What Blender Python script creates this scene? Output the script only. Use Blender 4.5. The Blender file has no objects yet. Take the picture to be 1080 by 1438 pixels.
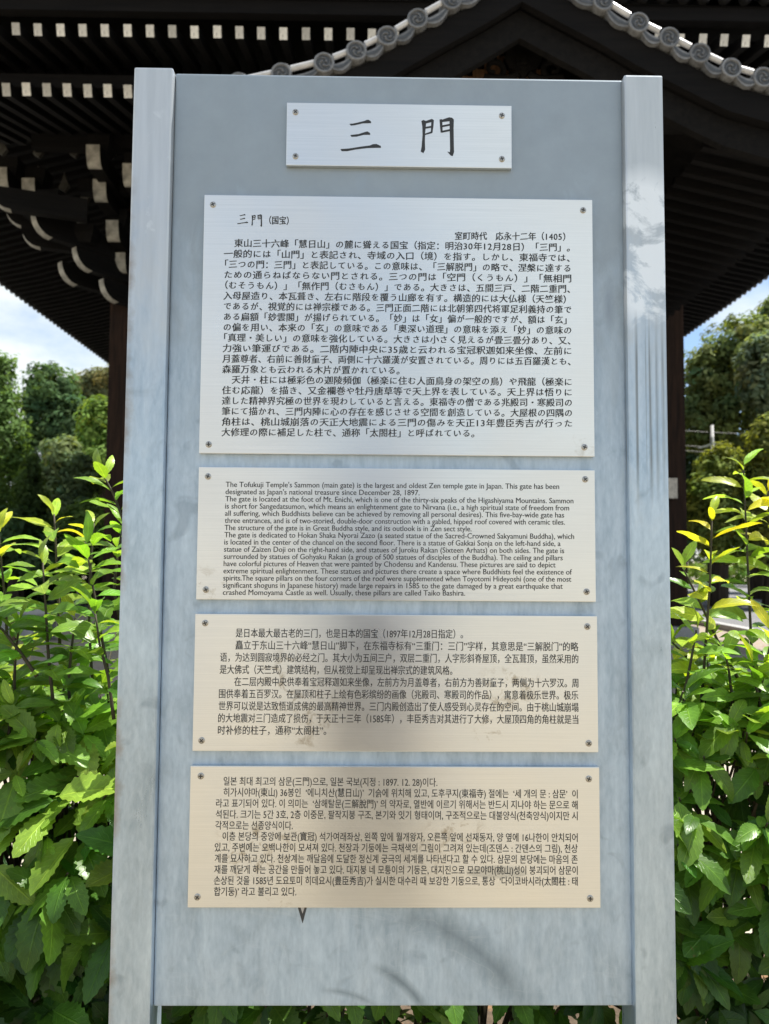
import bpy, bmesh, math, random
import numpy as np
from mathutils import Vector, Matrix

# ------------------------------------------------------------------ camera, sky, sun, exposure
SC = bpy.context.scene
COL = SC.collection
CAM = Vector((0.0, -1.26, 1.5))
YAW, PITCH, ROLL = map(math.radians, (-0.790, 3.4286, -0.3966))
ROT = (Matrix.Rotation(YAW, 3, 'Z') @ Matrix.Rotation(PITCH, 3, 'X') @ Matrix.Rotation(ROLL, 3, 'Y'))
cd = bpy.data.cameras.new('camera'); cam = bpy.data.objects.new('camera', cd); COL.objects.link(cam)
cd.sensor_fit = 'VERTICAL'; cd.sensor_height = 36.0; cd.lens = 36.0 * 1080 / 1438
cd.clip_start = 0.02; cd.clip_end = 2000
cd.dof.use_dof = True; cd.dof.focus_distance = 1.27; cd.dof.aperture_fstop = 7.0
cm = Matrix.Identity(4)
r_, f_, u_ = ROT @ Vector((1, 0, 0)), ROT @ Vector((0, 1, 0)), ROT @ Vector((0, 0, 1))
for i in range(3):
    cm[i][0], cm[i][1], cm[i][2], cm[i][3] = r_[i], u_[i], -f_[i], CAM[i]
cam.matrix_world = cm
SC.camera = cam

SUN_EL, SUN_AZ = math.radians(66), math.radians(72)       # azimuth clockwise from +Y
SUN_DIR = Vector((math.sin(SUN_AZ) * math.cos(SUN_EL), math.cos(SUN_AZ) * math.cos(SUN_EL), math.sin(SUN_EL)))
w = bpy.data.worlds.new('World'); SC.world = w; w.use_nodes = True
nt = w.node_tree; N = nt.nodes; L = nt.links
bg = N['Background']
sky = N.new('ShaderNodeTexSky'); sky.sky_type = 'NISHITA'; sky.sun_disc = False
sky.sun_elevation = SUN_EL; sky.sun_rotation = SUN_AZ; sky.air_density = 1.0; sky.dust_density = 0.4; sky.ozone_density = 2.0
tc = N.new('ShaderNodeTexCoord')
mp = N.new('ShaderNodeMapping'); mp.inputs['Scale'].default_value = (1, 1, 2.2); mp.inputs['Location'].default_value = (2.2, 0.62, 0.26)
cn = N.new('ShaderNodeTexNoise'); cn.inputs['Scale'].default_value = 2.4; cn.inputs['Detail'].default_value = 9; cn.inputs['Roughness'].default_value = .56
cr = N.new('ShaderNodeValToRGB'); cr.color_ramp.elements[0].position = .41; cr.color_ramp.elements[1].position = .56
mx = N.new('ShaderNodeMix'); mx.data_type = 'RGBA'
mx.inputs['B'].default_value = (5.4, 5.8, 5.9, 1)
L.new(tc.outputs['Generated'], mp.inputs[0]); L.new(mp.outputs[0], cn.inputs['Vector']); L.new(cn.outputs['Fac'], cr.inputs[0])
L.new(cr.outputs[0], mx.inputs['Factor']); L.new(sky.outputs[0], mx.inputs['A']); L.new(mx.outputs['Result'], bg.inputs[0])
bg.inputs[1].default_value = 0.095
sd = bpy.data.lights.new('sun', 'SUN'); sd.energy = 5.0; sd.angle = math.radians(.53); sd.color = (1, .955, .88)
so = bpy.data.objects.new('sun', sd); COL.objects.link(so)
so.rotation_euler = SUN_DIR.to_track_quat('Z', 'Y').to_euler(); so.location = (4, 6, 20)
SC.view_settings.view_transform = 'Standard'; SC.view_settings.look = 'None'
SC.view_settings.gamma = 1; SC.view_settings.exposure = 0.98; SC.view_settings.use_curve_mapping = False
SC.cycles.max_bounces = 8; SC.cycles.transparent_max_bounces = 8
random.seed(11); RG = np.random.default_rng(7)

# ------------------------------------------------------------------ measuring helpers
def at(px, py, D):
    v = ROT @ Vector(((px - 540) / 1080, 1, -(py - 719) / 1080))
    return CAM + v * (D / v.y)
def S(px, py, y=0.0):                      # a measured point of the board, in the plane y
    return at(px, py, y - CAM.y)

# ------------------------------------------------------------------ object helpers
def link(o, parent=None):
    COL.objects.link(o)
    if parent is not None:
        o.parent = parent
        p = parent; off = Vector((0, 0, 0))
        while p is not None:
            off += p.location; p = p.parent
        o.matrix_parent_inverse = Matrix.Translation(-off) if parent.parent is None else Matrix.Identity(4)
    return o
def thing(name, label, cat, loc=(0, 0, 0), group=None):
    o = bpy.data.objects.new(name, None); COL.objects.link(o); o.location = loc; o.empty_display_size = .2
    o['label'] = label; o['category'] = cat
    if group: o['group'] = group
    return o
def mesh_np(name, V, F, mat, parent=None, smooth=False, mats=None, midx=None):
    me = bpy.data.meshes.new(name); me.from_pydata([tuple(v) for v in V], [], [tuple(f) for f in F])
    for m in (mats or [mat]): me.materials.append(m)
    if midx is not None: me.polygons.foreach_set('material_index', midx)
    if smooth: me.polygons.foreach_set('use_smooth', [True] * len(me.polygons))
    me.update()
    return link(bpy.data.objects.new(name, me), parent)
class MB:
    def __init__(s): s.V = []; s.F = []; s.M = []
    def add(s, V, F, mi=0):
        b = len(s.V); s.V += [tuple(v) for v in V]; s.F += [tuple(i + b for i in f) for f in F]; s.M += [mi] * len(F)
    def box(s, lo, hi, mi=0):
        x0, y0, z0 = lo; x1, y1, z1 = hi
        s.add([(x0, y0, z0), (x1, y0, z0), (x1, y1, z0), (x0, y1, z0), (x0, y0, z1), (x1, y0, z1), (x1, y1, z1), (x0, y1, z1)],
              [(0, 3, 2, 1), (4, 5, 6, 7), (0, 1, 5, 4), (1, 2, 6, 5), (2, 3, 7, 6), (3, 0, 4, 7)], mi)
    def hexa(s, q, mi=0):                   # 4 bottom + 4 top corners
        s.add(q, [(0, 3, 2, 1), (4, 5, 6, 7), (0, 1, 5, 4), (1, 2, 6, 5), (2, 3, 7, 6), (3, 0, 4, 7)], mi)
    def bar(s, a, b, wd, h, mi=0, up=(0, 0, 1), endmi=None):
        a, b = Vector(a), Vector(b); d = (b - a).normalized(); r = d.cross(Vector(up)).normalized(); u = r.cross(d)
        q = [p + r * (i * wd / 2) + u * (j * h / 2) for p in (a, b) for i, j in ((-1, -1), (1, -1), (1, 1), (-1, 1))]
        s.add(q, [(0, 1, 2, 3)], mi if endmi is None else endmi)
        s.add(q, [(7, 6, 5, 4), (0, 4, 5, 1), (1, 5, 6, 2), (2, 6, 7, 3), (3, 7, 4, 0)], mi)
    def tube(s, pts, rad, n=6, mi=0, cap=True):
        pts = [Vector(p) for p in pts]; m = len(pts)
        rad = rad if hasattr(rad, '__len__') else [rad] * m
        rings = []; ref = Vector((.31, .17, .93))
        for i, p in enumerate(pts):
            d = (pts[min(i + 1, m - 1)] - pts[max(i - 1, 0)]).normalized()
            r = d.cross(ref)
            if r.length < .1: r = d.cross(Vector((1, 0, 0)))
            r.normalize(); u = r.cross(d)
            rings.append([p + (r * math.cos(t) + u * math.sin(t)) * rad[i] for t in [2 * math.pi * k / n for k in range(n)]])
        V = [v for r in rings for v in r]; F = []
        for i in range(m - 1):
            for k in range(n):
                F.append((i * n + k, (i + 1) * n + k, (i + 1) * n + (k + 1) % n, i * n + (k + 1) % n))
        if cap: F += [tuple(range(n)), tuple((m - 1) * n + k for k in reversed(range(n)))]
        s.add(V, F, mi)
    def prism(s, poly, off, mi=0):          # polygon (3D, planar) extruded by the vector off
        n = len(poly); o = Vector(off); P = [Vector(p) for p in poly]
        s.add(P + [p + o for p in P], [tuple(range(n)), tuple(reversed(range(n, 2 * n)))] +
              [(i, i + n, (i + 1) % n + n, (i + 1) % n) for i in range(n)], mi)
    def build(s, name, mats, parent=None, smooth=False, bevel=0, fix=True):
        mats = mats if isinstance(mats, (list, tuple)) else [mats]
        o = mesh_np(name, s.V, s.F, None, parent, smooth, mats, s.M)
        if fix or bevel:
            bm = bmesh.new(); bm.from_mesh(o.data)
            if fix: bmesh.ops.recalc_face_normals(bm, faces=bm.faces)
            if bevel: bmesh.ops.bevel(bm, geom=list(bm.edges), offset=bevel, segments=2, profile=.6, affect='EDGES')
            bm.to_mesh(o.data); bm.free()
        return o
def copy_part(o, parent, loc):
    c = o.copy(); COL.objects.link(c); c.parent = parent; c.location = loc; return c

# ------------------------------------------------------------------ material helpers
class Mat:
    def __init__(s, name, rough=.6, metal=0.0, base=(.5, .5, .5), spec=.5):
        s.m = bpy.data.materials.new(name); s.m.use_nodes = True; s.nt = s.m.node_tree
        s.b = s.nt.nodes['Principled BSDF']
        s.b.inputs['Roughness'].default_value = rough; s.b.inputs['Metallic'].default_value = metal
        s.b.inputs['Base Color'].default_value = (*base, 1); s.b.inputs['Specular IOR Level'].default_value = spec
        s.c = None
    def n(s, t): return s.nt.nodes.new('ShaderNode' + t)
    def l(s, a, b): s.nt.links.new(a, b)
    def co(s, kind='Object'):
        k = s.n('TexCoord'); return k.outputs[kind]
    def mapped(s, scale=(1, 1, 1), loc=(0, 0, 0), kind='Object'):
        m = s.n('Mapping'); m.inputs['Scale'].default_value = scale; m.inputs['Location'].default_value = loc
        s.l(s.co(kind), m.inputs[0]); return m.outputs[0]
    def noise(s, vec, scale=5, detail=6, rough=.55, dist=0):
        t = s.n('TexNoise'); t.inputs['Scale'].default_value = scale; t.inputs['Detail'].default_value = detail
        t.inputs['Roughness'].default_value = rough; t.inputs['Distortion'].default_value = dist
        s.l(vec, t.inputs['Vector']); return t.outputs['Fac']
    def ramp(s, fac, *stops):
        r = s.n('ValToRGB'); e = r.color_ramp.elements
        while len(e) < len(stops): e.new(.5)
        for k, (p, c) in zip(e, stops):
            k.position = p; k.color = (*c, 1) if hasattr(c, '__len__') else (c, c, c, 1)
        s.l(fac, r.inputs[0]); return r.outputs[0]
    def math(s, op, a, b=0.0, clamp=False):
        m = s.n('Math'); m.operation = op; m.use_clamp = clamp
        for i, v in enumerate((a, b)):
            if isinstance(v, (int, float)): m.inputs[i].default_value = v
            else: s.l(v, m.inputs[i])
        return m.outputs[0]
    def mix(s, fac, a, b, mode='MIX'):
        m = s.n('Mix'); m.data_type = 'RGBA'; m.blend_type = mode
        for k, v in (('Factor', fac), ('A', a), ('B', b)):
            i = [q for q in m.inputs if q.name == k and (q.type == 'RGBA' or k == 'Factor')][0]
            if k == 'Factor': i = m.inputs[0]
            if isinstance(v, (int, float)): i.default_value = v
            elif isinstance(v, (tuple, list)): i.default_value = (*v, 1)
            else: s.l(v, i)
        return [q for q in m.outputs if q.type == 'RGBA'][0]
    def spot(s, vec, c, r, nz=None, soft=.5):  # 1 at the point c, 0 beyond r (r may be per-axis)
        m = s.n('Mapping'); rr = r if hasattr(r, '__len__') else (r, 1e6, r)
        m.inputs['Scale'].default_value = [1 / q for q in rr]; m.inputs['Location'].default_value = [-a / q for a, q in zip(c, rr)]
        s.l(vec, m.inputs[0]); d = s.n('VectorMath'); d.operation = 'LENGTH'; s.l(m.outputs[0], d.inputs[0])
        return s.math('SUBTRACT', 1.0, d.outputs['Value'], True)
    def color(s, v): s.l(v, s.b.inputs['Base Color'])
    def rough(s, v): s.l(v, s.b.inputs['Roughness'])
    def bump(s, h, strength=.3, dist=.01):
        b = s.n('Bump'); b.inputs['Strength'].default_value = strength; b.inputs['Distance'].default_value = dist
        s.l(h, b.inputs['Height']); s.l(b.outputs[0], s.b.inputs['Normal'])
MT = {}

# zinc-coated steel of the board: blue grey, streaked and smudged
def zinc(name, panel=False, post=None):
    m = Mat(name, .5, .5 if post else .35)
    v = m.co()
    n1 = m.noise(m.mapped((10, 10, 4.2)), 1.3, 9, .68, .5)
    n2 = m.noise(m.mapped((60, 60, 4)), 1.0, 5, .6)
    n3 = m.noise(v, 26, 5, .62)
    sp = m.n('SeparateXYZ'); m.l(v, sp.inputs[0]); Z = sp.outputs[2]
    plain = m.ramp(n3, (.3, (.275, .33, .385)), (.7, (.30, .358, .415))) if not post else m.ramp(n2, (.3, (.40, .44, .475)), (.7, (.50, .54, .58))) if post == 'right' else m.ramp(n2, (.3, (.46, .50, .54)), (.7, (.56, .60, .64)))
    worn = m.ramp(n1, (.28, (.25, .34, .44)), (.5, (.42, .535, .665)), (.72, (.55, .68, .81)))
    worn = m.mix(.24, worn, m.ramp(n2, (.33, (.25, .33, .41)), (.67, (.64, .74, .84))))
    n4 = m.noise(m.mapped((160, 160, 50)), 1.0, 4, .6); n5 = m.noise(m.mapped((26, 26, 9), (4, 0, 2)), 1.0, 6, .7, 1.2)
    worn = m.mix(.20, worn, m.ramp(n4, (.3, (.22, .29, .36)), (.7, (.70, .78, .86))))
    worn = m.mix(m.ramp(n5, (.54, 0.0), (.68, .28)), worn, (.62, .72, .83))
    sm = m.noise(v, 17, 3, .45, .8)
    worn = m.mix(m.ramp(sm, (.62, 0.0), (.72, .45)), worn, (.21, .275, .35))
    # coating is intact near the top, worn by weather and hands lower down
    edge = m.math('ADD', Z, m.math('MULTIPLY', m.math('SUBTRACT', n1, .5), .9))
    f = m.ramp(m.math('MULTIPLY', edge, .4), (.66, 1.0), (.82, 0.0))
    c = m.mix(f, plain, worn)
    if panel:
        pa, pb, pc = S(535, 1283), S(624, 1309), S(720, 1390)
        def circ(a, b, c_):
            ax, ay, bx, by, cx, cy = a.x, a.z, b.x, b.z, c_.x, c_.z
            d = 2 * (ax * (by - cy) + bx * (cy - ay) + cx * (ay - by))
            ux = ((ax * ax + ay * ay) * (by - cy) + (bx * bx + by * by) * (cy - ay) + (cx * cx + cy * cy) * (ay - by)) / d
            uy = ((ax * ax + ay * ay) * (cx - bx) + (bx * bx + by * by) * (ax - cx) + (cx * cx + cy * cy) * (bx - ax)) / d
            return ux, uy, math.hypot(ax - ux, ay - uy)
        for (a, b, c_, wd, cen, rad, amt) in ((pa, pb, pc, .035, S(660, 1340), .16, .75), (S(515, 1358), S(560, 1380), S(590, 1412), .012, S(570, 1388), .07, .85), (S(455, 1395), S(490, 1400), S(520, 1412), .007, S(490, 1402), .05, .6)):
            ux, uy, rr = circ(a, b, c_)
            mm = m.n('Mapping'); mm.inputs['Scale'].default_value = (1, 0, 1); mm.inputs['Location'].default_value = (-ux, 0, -uy); m.l(v, mm.inputs[0])
            ln = m.n('VectorMath'); ln.operation = 'LENGTH'; m.l(mm.outputs[0], ln.inputs[0])
            dist = m.math('ABSOLUTE', m.math('SUBTRACT', ln.outputs['Value'], rr))
            band = m.math('SUBTRACT', 1.0, m.math('DIVIDE', dist, wd), True)
            band = m.math('MULTIPLY', band, m.ramp(m.spot(v, cen, rad), (0.0, 0.0), (.55, 1.0)))
            band = m.math('MULTIPLY', band, m.math('ADD', .4, n3))
            c = m.mix(m.math('MULTIPLY', band, amt, True), c, (.14, .19, .235))
        # faint scratches
        sc = m.noise(m.mapped((3, 3, 11), (0, 0, 3)), 1.6, 2, .4, 1.5)
        line = m.ramp(m.math('ABSOLUTE', m.math('SUBTRACT', sc, .5)), (0.0, 1.0), (.006, 0.0))
        low = m.ramp(Z, (.93, 1.0), (1.05, 0.0))
        c = m.mix(m.math('MULTIPLY', m.math('MULTIPLY', line, low), .16), c, (.62, .69, .76))
        # dark thumb-shaped rub at the right edge
        c = m.mix(m.math('MULTIPLY', m.spot(v, S(857, 430), (.012, 1e6, .06)), .8, True), c, (.22, .27, .33))
    if post == 'right':
        wn = m.noise(v, 11, 6, .6, .5)
        k = m.math('MULTIPLY', m.ramp(wn, (.47, 0.0), (.53, 1.0)), m.ramp(m.spot(v, S(903, 350), (.09, 1e6, .15)), (0.0, 0.0), (.3, 1.0)))
        c = m.mix(m.math('MULTIPLY', k, .9), c, (.80, .83, .86))
        st = m.noise(m.mapped((130, 130, .6)), 1.0, 3, .5)
        k = m.math('MULTIPLY', m.ramp(st, (.50, 0.0), (.64, 1.0)), m.ramp(m.spot(v, S(905, 575), (.2, 1e6, .17)), (0.0, 0.0), (.5, 1.0)))
        c = m.mix(m.math('MULTIPLY', k, .8), c, (.16, .17, .17))
    if post == 'left':
        nn = m.math('MULTIPLY', m.math('SUBTRACT', n3, .5), .04)
        k = m.math('SUBTRACT', 1.0, m.math('DIVIDE', m.math('SUBTRACT', m.math('ADD', sp.outputs[0], nn), S(172, 800).x - .004), .014), True)
        k = m.math('MULTIPLY', k, m.ramp(m.noise(m.mapped((1, 1, 2.4), (0, 0, 1)), 2, 2), (.42, 0.0), (.56, .8)))
        c = m.mix(k, c, (.27, .24, .22))
        wn = m.noise(v, 30, 5, .6)
        k = m.math('MULTIPLY', m.ramp(wn, (.60, 0.0), (.70, 1.0)), m.ramp(m.spot(v, S(200, 250), (.06, 1e6, .16)), (0.0, 0.0), (.3, 1.0)))
        c = m.mix(m.math('MULTIPLY', k, .6), c, (.70, .74, .77))
    m.color(c)
    m.rough(m.ramp(n1, (.3, (.26 if post else .42)), (.7, (.40 if post else .58))))
    m.bump(n2, .05, .002)
    return m.m
MT['panel'] = zinc('zinc_panel', True); MT['post_l'] = zinc('zinc_post_streaked', post='left'); MT['post_r'] = zinc('zinc_post_bleached', post='right')

def steel(name, dirt=(), seed=0, rub=()):
    m = Mat(name, .30, 1.0); v = m.co()
    br = m.noise(m.mapped((3, 3, 900), (seed, 0, seed)), 1.0, 3, .6)
    br2 = m.noise(m.mapped((14, 14, 260), (seed, 0, seed)), 1.0, 4, .6)
    cl = m.noise(m.mapped((4, 4, 4), (seed * 3, 0, 0)), 1.5, 3)
    c = m.ramp(br, (.3, (.70, .715, .715)), (.7, (.82, .825, .82)))
    c = m.mix(.3, c, m.ramp(br2, (.3, (.72, .73, .73)), (.7, (.82, .82, .815))))
    dn = m.noise(m.mapped((1, 1, 1), (seed, 0, 0)), 42, 6, .68, .6)
    for (px, py, r, amt) in dirt:
        k = m.math('MULTIPLY', m.ramp(dn, (.52, 0.0), (.66, 1.0)), m.ramp(m.spot(v, S(px, py), r), (0.0, 0.0), (.6, 1.0)))
        c = m.mix(m.math('MULTIPLY', k, amt), c, (.33, .28, .20))
    for (px, py, rx, rz, amt) in rub:
        k = m.ramp(m.math('ADD', m.spot(v, S(px, py), (rx, 1e6, rz)), m.math('MULTIPLY', m.math('SUBTRACT', dn, .5), .5)), (.15, 0.0), (.3, 1.0))
        c = m.mix(m.math('MULTIPLY', k, amt), c, (.42, .44, .45))
    m.color(c)
    m.rough(m.ramp(cl, (.3, .27), (.7, .34)))
    m.b.inputs['Anisotropic'].default_value = .85; m.b.inputs['Anisotropic Rotation'].default_value = .25
    tg = m.n('Tangent'); tg.direction_type = 'RADIAL'; tg.axis = 'Z'; m.l(tg.outputs[0], m.b.inputs['Tangent'])
    m.bump(br, .07, .0005)
    return m.m
def plain(name, base, rough=.6, metal=0.0, var=.15, scale=20, spec=.5, bump=0, each=0):
    m = Mat(name, rough, metal, base, spec); v = m.co(); n = m.noise(v, scale, 6, .6)
    a = tuple(min(1, c * (1 - var)) for c in base); b = tuple(min(1, c * (1 + var)) for c in base)
    c = m.ramp(n, (.3, a), (.7, b))
    if each:                                   # every copy weathers a little differently
        oi = m.n('ObjectInfo'); r_ = m.ramp(oi.outputs['Random'], (0.0, 1 - each), (1.0, 1 + each * .6)); c = m.mix(1.0, c, r_, 'MULTIPLY')
        n2 = m.noise(v, 31, 4, .7); c = m.mix(m.ramp(n2, (.55, 0.0), (.68, .7)), c, tuple(q * .35 for q in base))
    m.color(c)
    if bump: m.bump(n, bump, .02)
    return m.m
MT['ink'] = plain('engraved_ink', (.022, .024, .027), .55, var=.1)
MT['screw'] = plain('screw_steel', (.42, .41, .39), .38, 1.0, .2, 300)
MT['slot'] = plain('screw_recess', (.04, .04, .04), .7)
def wood(name, dark, light, axis=2, stretch=14):
    m = Mat(name, .85, 0, spec=.12)
    sc = [stretch] * 3; sc[axis] = 1
    n = m.noise(m.mapped(sc), 1.1, 7, .65, .4); n2 = m.noise(m.co(), .9, 4)
    c = m.ramp(n, (.3, dark), (.72, light)); c = m.mix(m.ramp(n2, (.35, 0.0), (.7, .35)), c, tuple(q * .6 for q in dark))
    m.color(c); m.bump(n, .35, .02); return m.m
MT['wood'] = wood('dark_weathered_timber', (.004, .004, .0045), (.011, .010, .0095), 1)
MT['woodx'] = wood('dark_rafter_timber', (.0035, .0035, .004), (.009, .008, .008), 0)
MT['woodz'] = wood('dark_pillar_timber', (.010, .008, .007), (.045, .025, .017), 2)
MT['dimwash'] = plain('shaded_whitewash', (.085, .083, .075), .9, var=.4, scale=9, spec=.1)  # whitewash deep among the brackets, its shade put into a grey colour
MT['brown'] = wood('brown_gable_board', (.16, .09, .05), (.55, .32, .19), 2, 22)
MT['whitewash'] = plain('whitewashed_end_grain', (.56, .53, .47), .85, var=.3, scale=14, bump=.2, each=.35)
MT['bracketwash'] = plain('darker_whitewash', (.27, .26, .23), .9, var=.5, scale=7, bump=.2)  # same whitewash in a darker tone for the bracket arm ends
MT['tile'] = plain('grey_fired_tile', (.15, .155, .165), .42, var=.3, scale=24, bump=.15, each=.3)
MT['tile_dk'] = plain('dark_tile_recess', (.045, .05, .058), .5, var=.3, scale=30)
MT['tile_md'] = plain('worn_tile_relief', (.11, .115, .125), .45, var=.3, scale=40)
MT['tile_lt'] = plain('pale_tile_edge', (.50, .50, .51), .35, var=.2, scale=9)  # pale grey standing for sunlight along the tile edges
def gravel(name, a, b, scale=90, lit=None):
    m = Mat(name, .9, 0, spec=.2); v = m.co()
    n = m.noise(v, scale, 5, .75); n2 = m.noise(v, .8, 5)
    c = m.ramp(n, (.3, a), (.7, b)); c = m.mix(m.ramp(n2, (.35, 0.0), (.7, .5)), c, tuple(q * .72 for q in a))
    if lit:
        k = m.ramp(m.noise(v, 9, 6, .7), (.55, 0.0), (.62, 1.0)); c = m.mix(k, c, lit)
    m.color(c); m.bump(n, .5, .02); return m.m
MT['ground'] = gravel('pale_gravel', (.36, .315, .245), (.50, .445, .36))
MT['sand'] = gravel('tan_sand', (.275, .225, .152), (.375, .315, .222))
MT['soil'] = gravel('leaf_littered_soil', (.07, .05, .035), (.16, .12, .08), 60, (.22, .13, .07))
MT['litter'] = gravel('littered_gravel', (.25, .21, .17), (.40, .35, .29), 60, (.26, .15, .08))
MT['asphalt'] = gravel('grey_asphalt', (.15, .15, .155), (.23, .23, .235), 70)
MT['granite'] = gravel('granite', (.33, .33, .33), (.50, .50, .49), 45)
MT['bark'] = wood('bark', (.035, .026, .02), (.10, .08, .06), 2, 9)
MT['stem'] = plain('twig_bark', (.045, .036, .018), .7, var=.4, scale=60)
MT['fence'] = wood('fence_wood', (.09, .06, .04), (.20, .14, .09), 2)
MT['concrete'] = plain('pole_concrete', (.45, .45, .44), .8)
MT['wire'] = plain('black_cable', (.03, .03, .03), .6)

def leafmat(name, trans=.42, rough=.34, veins=True):
    m = Mat(name, rough, 0, spec=.4 if veins else .1)
    a = m.n('Attribute'); a.attribute_name = 'leafcol'; c = a.outputs['Color']
    n = m.noise(m.co(), 38, 4, .6)
    c = m.mix(.75, c, m.mix(1.0, c, m.ramp(n, (.3, .62), (.7, 1.3)), 'MULTIPLY'))
    if veins:
        uv = m.n('UVMap'); sp = m.n('SeparateXYZ'); m.l(uv.outputs[0], sp.inputs[0])
        av = m.math('ABSOLUTE', m.math('SUBTRACT', sp.outputs[1], .5))
        mid = m.ramp(av, (.012, 1.0), (.04, 0.0))
        ph = m.math('FRACT', m.math('SUBTRACT', m.math('MULTIPLY', sp.outputs[0], 9.0), m.math('MULTIPLY', av, 4.5)))
        sd_ = m.ramp(m.math('ABSOLUTE', m.math('SUBTRACT', ph, .5)), (.03, 1.0), (.13, 0.0))
        vn = m.math('MAXIMUM', mid, m.math('MULTIPLY', sd_, .35))
        c = m.mix(m.math('MULTIPLY', vn, .75), c, m.mix(1.0, c, (1.9, 1.7, 1.6), 'MULTIPLY'))
        bl = m.noise(m.co(), 75, 3, .6); pt_ = m.noise(m.co(), 6, 2, .5)
        c = m.mix(m.math('MULTIPLY', m.ramp(bl, (.68, 0.0), (.74, .8)), m.ramp(pt_, (.5, 0.0), (.6, 1.0))), c, (.20, .15, .05))
        m.bump(m.math('SUBTRACT', 1.0, vn), .5, .002)
    m.color(c)
    if trans:
        t = m.n('BsdfTranslucent'); ms = m.n('MixShader'); ms.inputs[0].default_value = trans
        m.l(m.mix(1.0, c, (1.75, 1.65, .55), 'MULTIPLY'), t.inputs[0])
        out = m.nt.nodes['Material Output']
        m.l(m.b.outputs[0], ms.inputs[1]); m.l(t.outputs[0], ms.inputs[2]); m.l(ms.outputs[0], out.inputs[0])
    return m.m
MT['leaf'] = leafmat('glossy_leaf'); MT['treeleaf'] = leafmat('tree_leaf', .35, .8, False)

# ------------------------------------------------------------------ ground
def sheet(name, poly, z, mat):
    o = mesh_np(name, [(x, y, z) for x, y in poly], [tuple(range(len(poly)))], mat); o['kind'] = 'structure'; return o
sheet('ground', [(-600, -300), (600, -300), (600, 900), (-600, 900)], 0, MT['ground'])
sheet('forecourt', [(-30, -40), (7.4, -40), (7.4, -.02), (-30, -.02)], .004, MT['sand'])
sheet('planting_bed', [(-4, .02), (4, .02), (4, 1.9), (-4, 1.9)], .004, MT['soil'])
sheet('road', [(7.75, -6), (40, -6), (40, 40.5), (-60, 40.5), (-60, 34), (7.75, 34)], .004, MT['asphalt'])
sheet('path', [(-40, 15.5), (-7.5, 15.5), (-7.5, 29), (-40, 29)], .004, MT['granite'])
sheet('littered_strip', [(-20, 11.0), (-5.8, 11.0), (-5.8, 12.45), (-20, 12.45)], .004, MT['litter'])
sheet('verge', [(6.0, 6), (7.5, 6), (7.5, 33.5), (6.0, 33.5)], .004, MT['litter'])
b = MB(); y = -5.0
while y < 33:
    b.box((7.5, y, 0), (7.74, y + 1.19, .13)); y += 1.2
o = b.build('kerb', MT['granite'], bevel=.012); o['kind'] = 'structure'
b = MB()
for k in range(40): b.box((-30 + k * 1.5, 40.6, 0), (-30 + k * 1.5 + 1.49, 40.85, .16))
o = b.build('far_kerb', MT['granite'], bevel=.012); o['kind'] = 'structure'

# ------------------------------------------------------------------ information sign
PY = .0085                                   # front of the panel; the posts stand proud of it, the plates lie on it
sign = thing('information_sign', 'tall zinc grey board on two square posts with five brushed steel text plates', 'sign', (S(552, 788).x, .035, 0))
def slab(name, q, y0, y1, mat, bevel=.0012, parent=sign):
    b = MB(); b.hexa([(q[3][0], y0, q[3][1]), (q[2][0], y0, q[2][1]), (q[2][0], y1, q[2][1]), (q[3][0], y1, q[3][1]),
                      (q[0][0], y0, q[0][1]), (q[1][0], y0, q[1][1]), (q[1][0], y1, q[1][1]), (q[0][0], y1, q[0][1])])
    return b.build(name, mat, parent, bevel=bevel)
ztop = S(190, 97).z
for side, mat in ((0, MT['post_l']), (1, MT['post_r'])):
    if side == 0: x0, x1 = S(188, 100, -.006).x, S(243, 100, -.006).x
    else: x0, x1 = S(876.5, 110, -.006).x, S(931, 110, -.006).x
    po = slab('post', [(x0, ztop), (x1, ztop), (x1, 0), (x0, 0)], -.006, .064, mat, .0036)
pxl, pxr = S(246.5, 102, PY).x, S(874, 113, PY).x
zt, zb = S(560, 107.5, PY).z, S(553, 1413, PY).z
slab('back_panel', [(pxl, zt), (pxr, zt), (pxr, zb), (pxl, zb)], PY, .040, MT['panel'], .0032)
for xs in (pxl - .02, pxr - .012):
    b = MB(); b.box((xs, .0403, zb + .03), (xs + .032, .050, zt - .03)); b.build('mounting_strip', MT['slot'], sign)
b = MB(); b.prism([S(417, 1270, PY - .0006), S(432, 1270, PY - .0006), S(425, 1297, PY - .0006)], (0, .0004, 0), 0)
b.prism([S(420.5, 1270, PY - .0010), S(429, 1270, PY - .0010), S(425, 1283, PY - .0010)], (0, .0003, 0), 1)
b.build('tape_tip', [MT['tile_dk'], MT['tile_lt']], sign)

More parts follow.
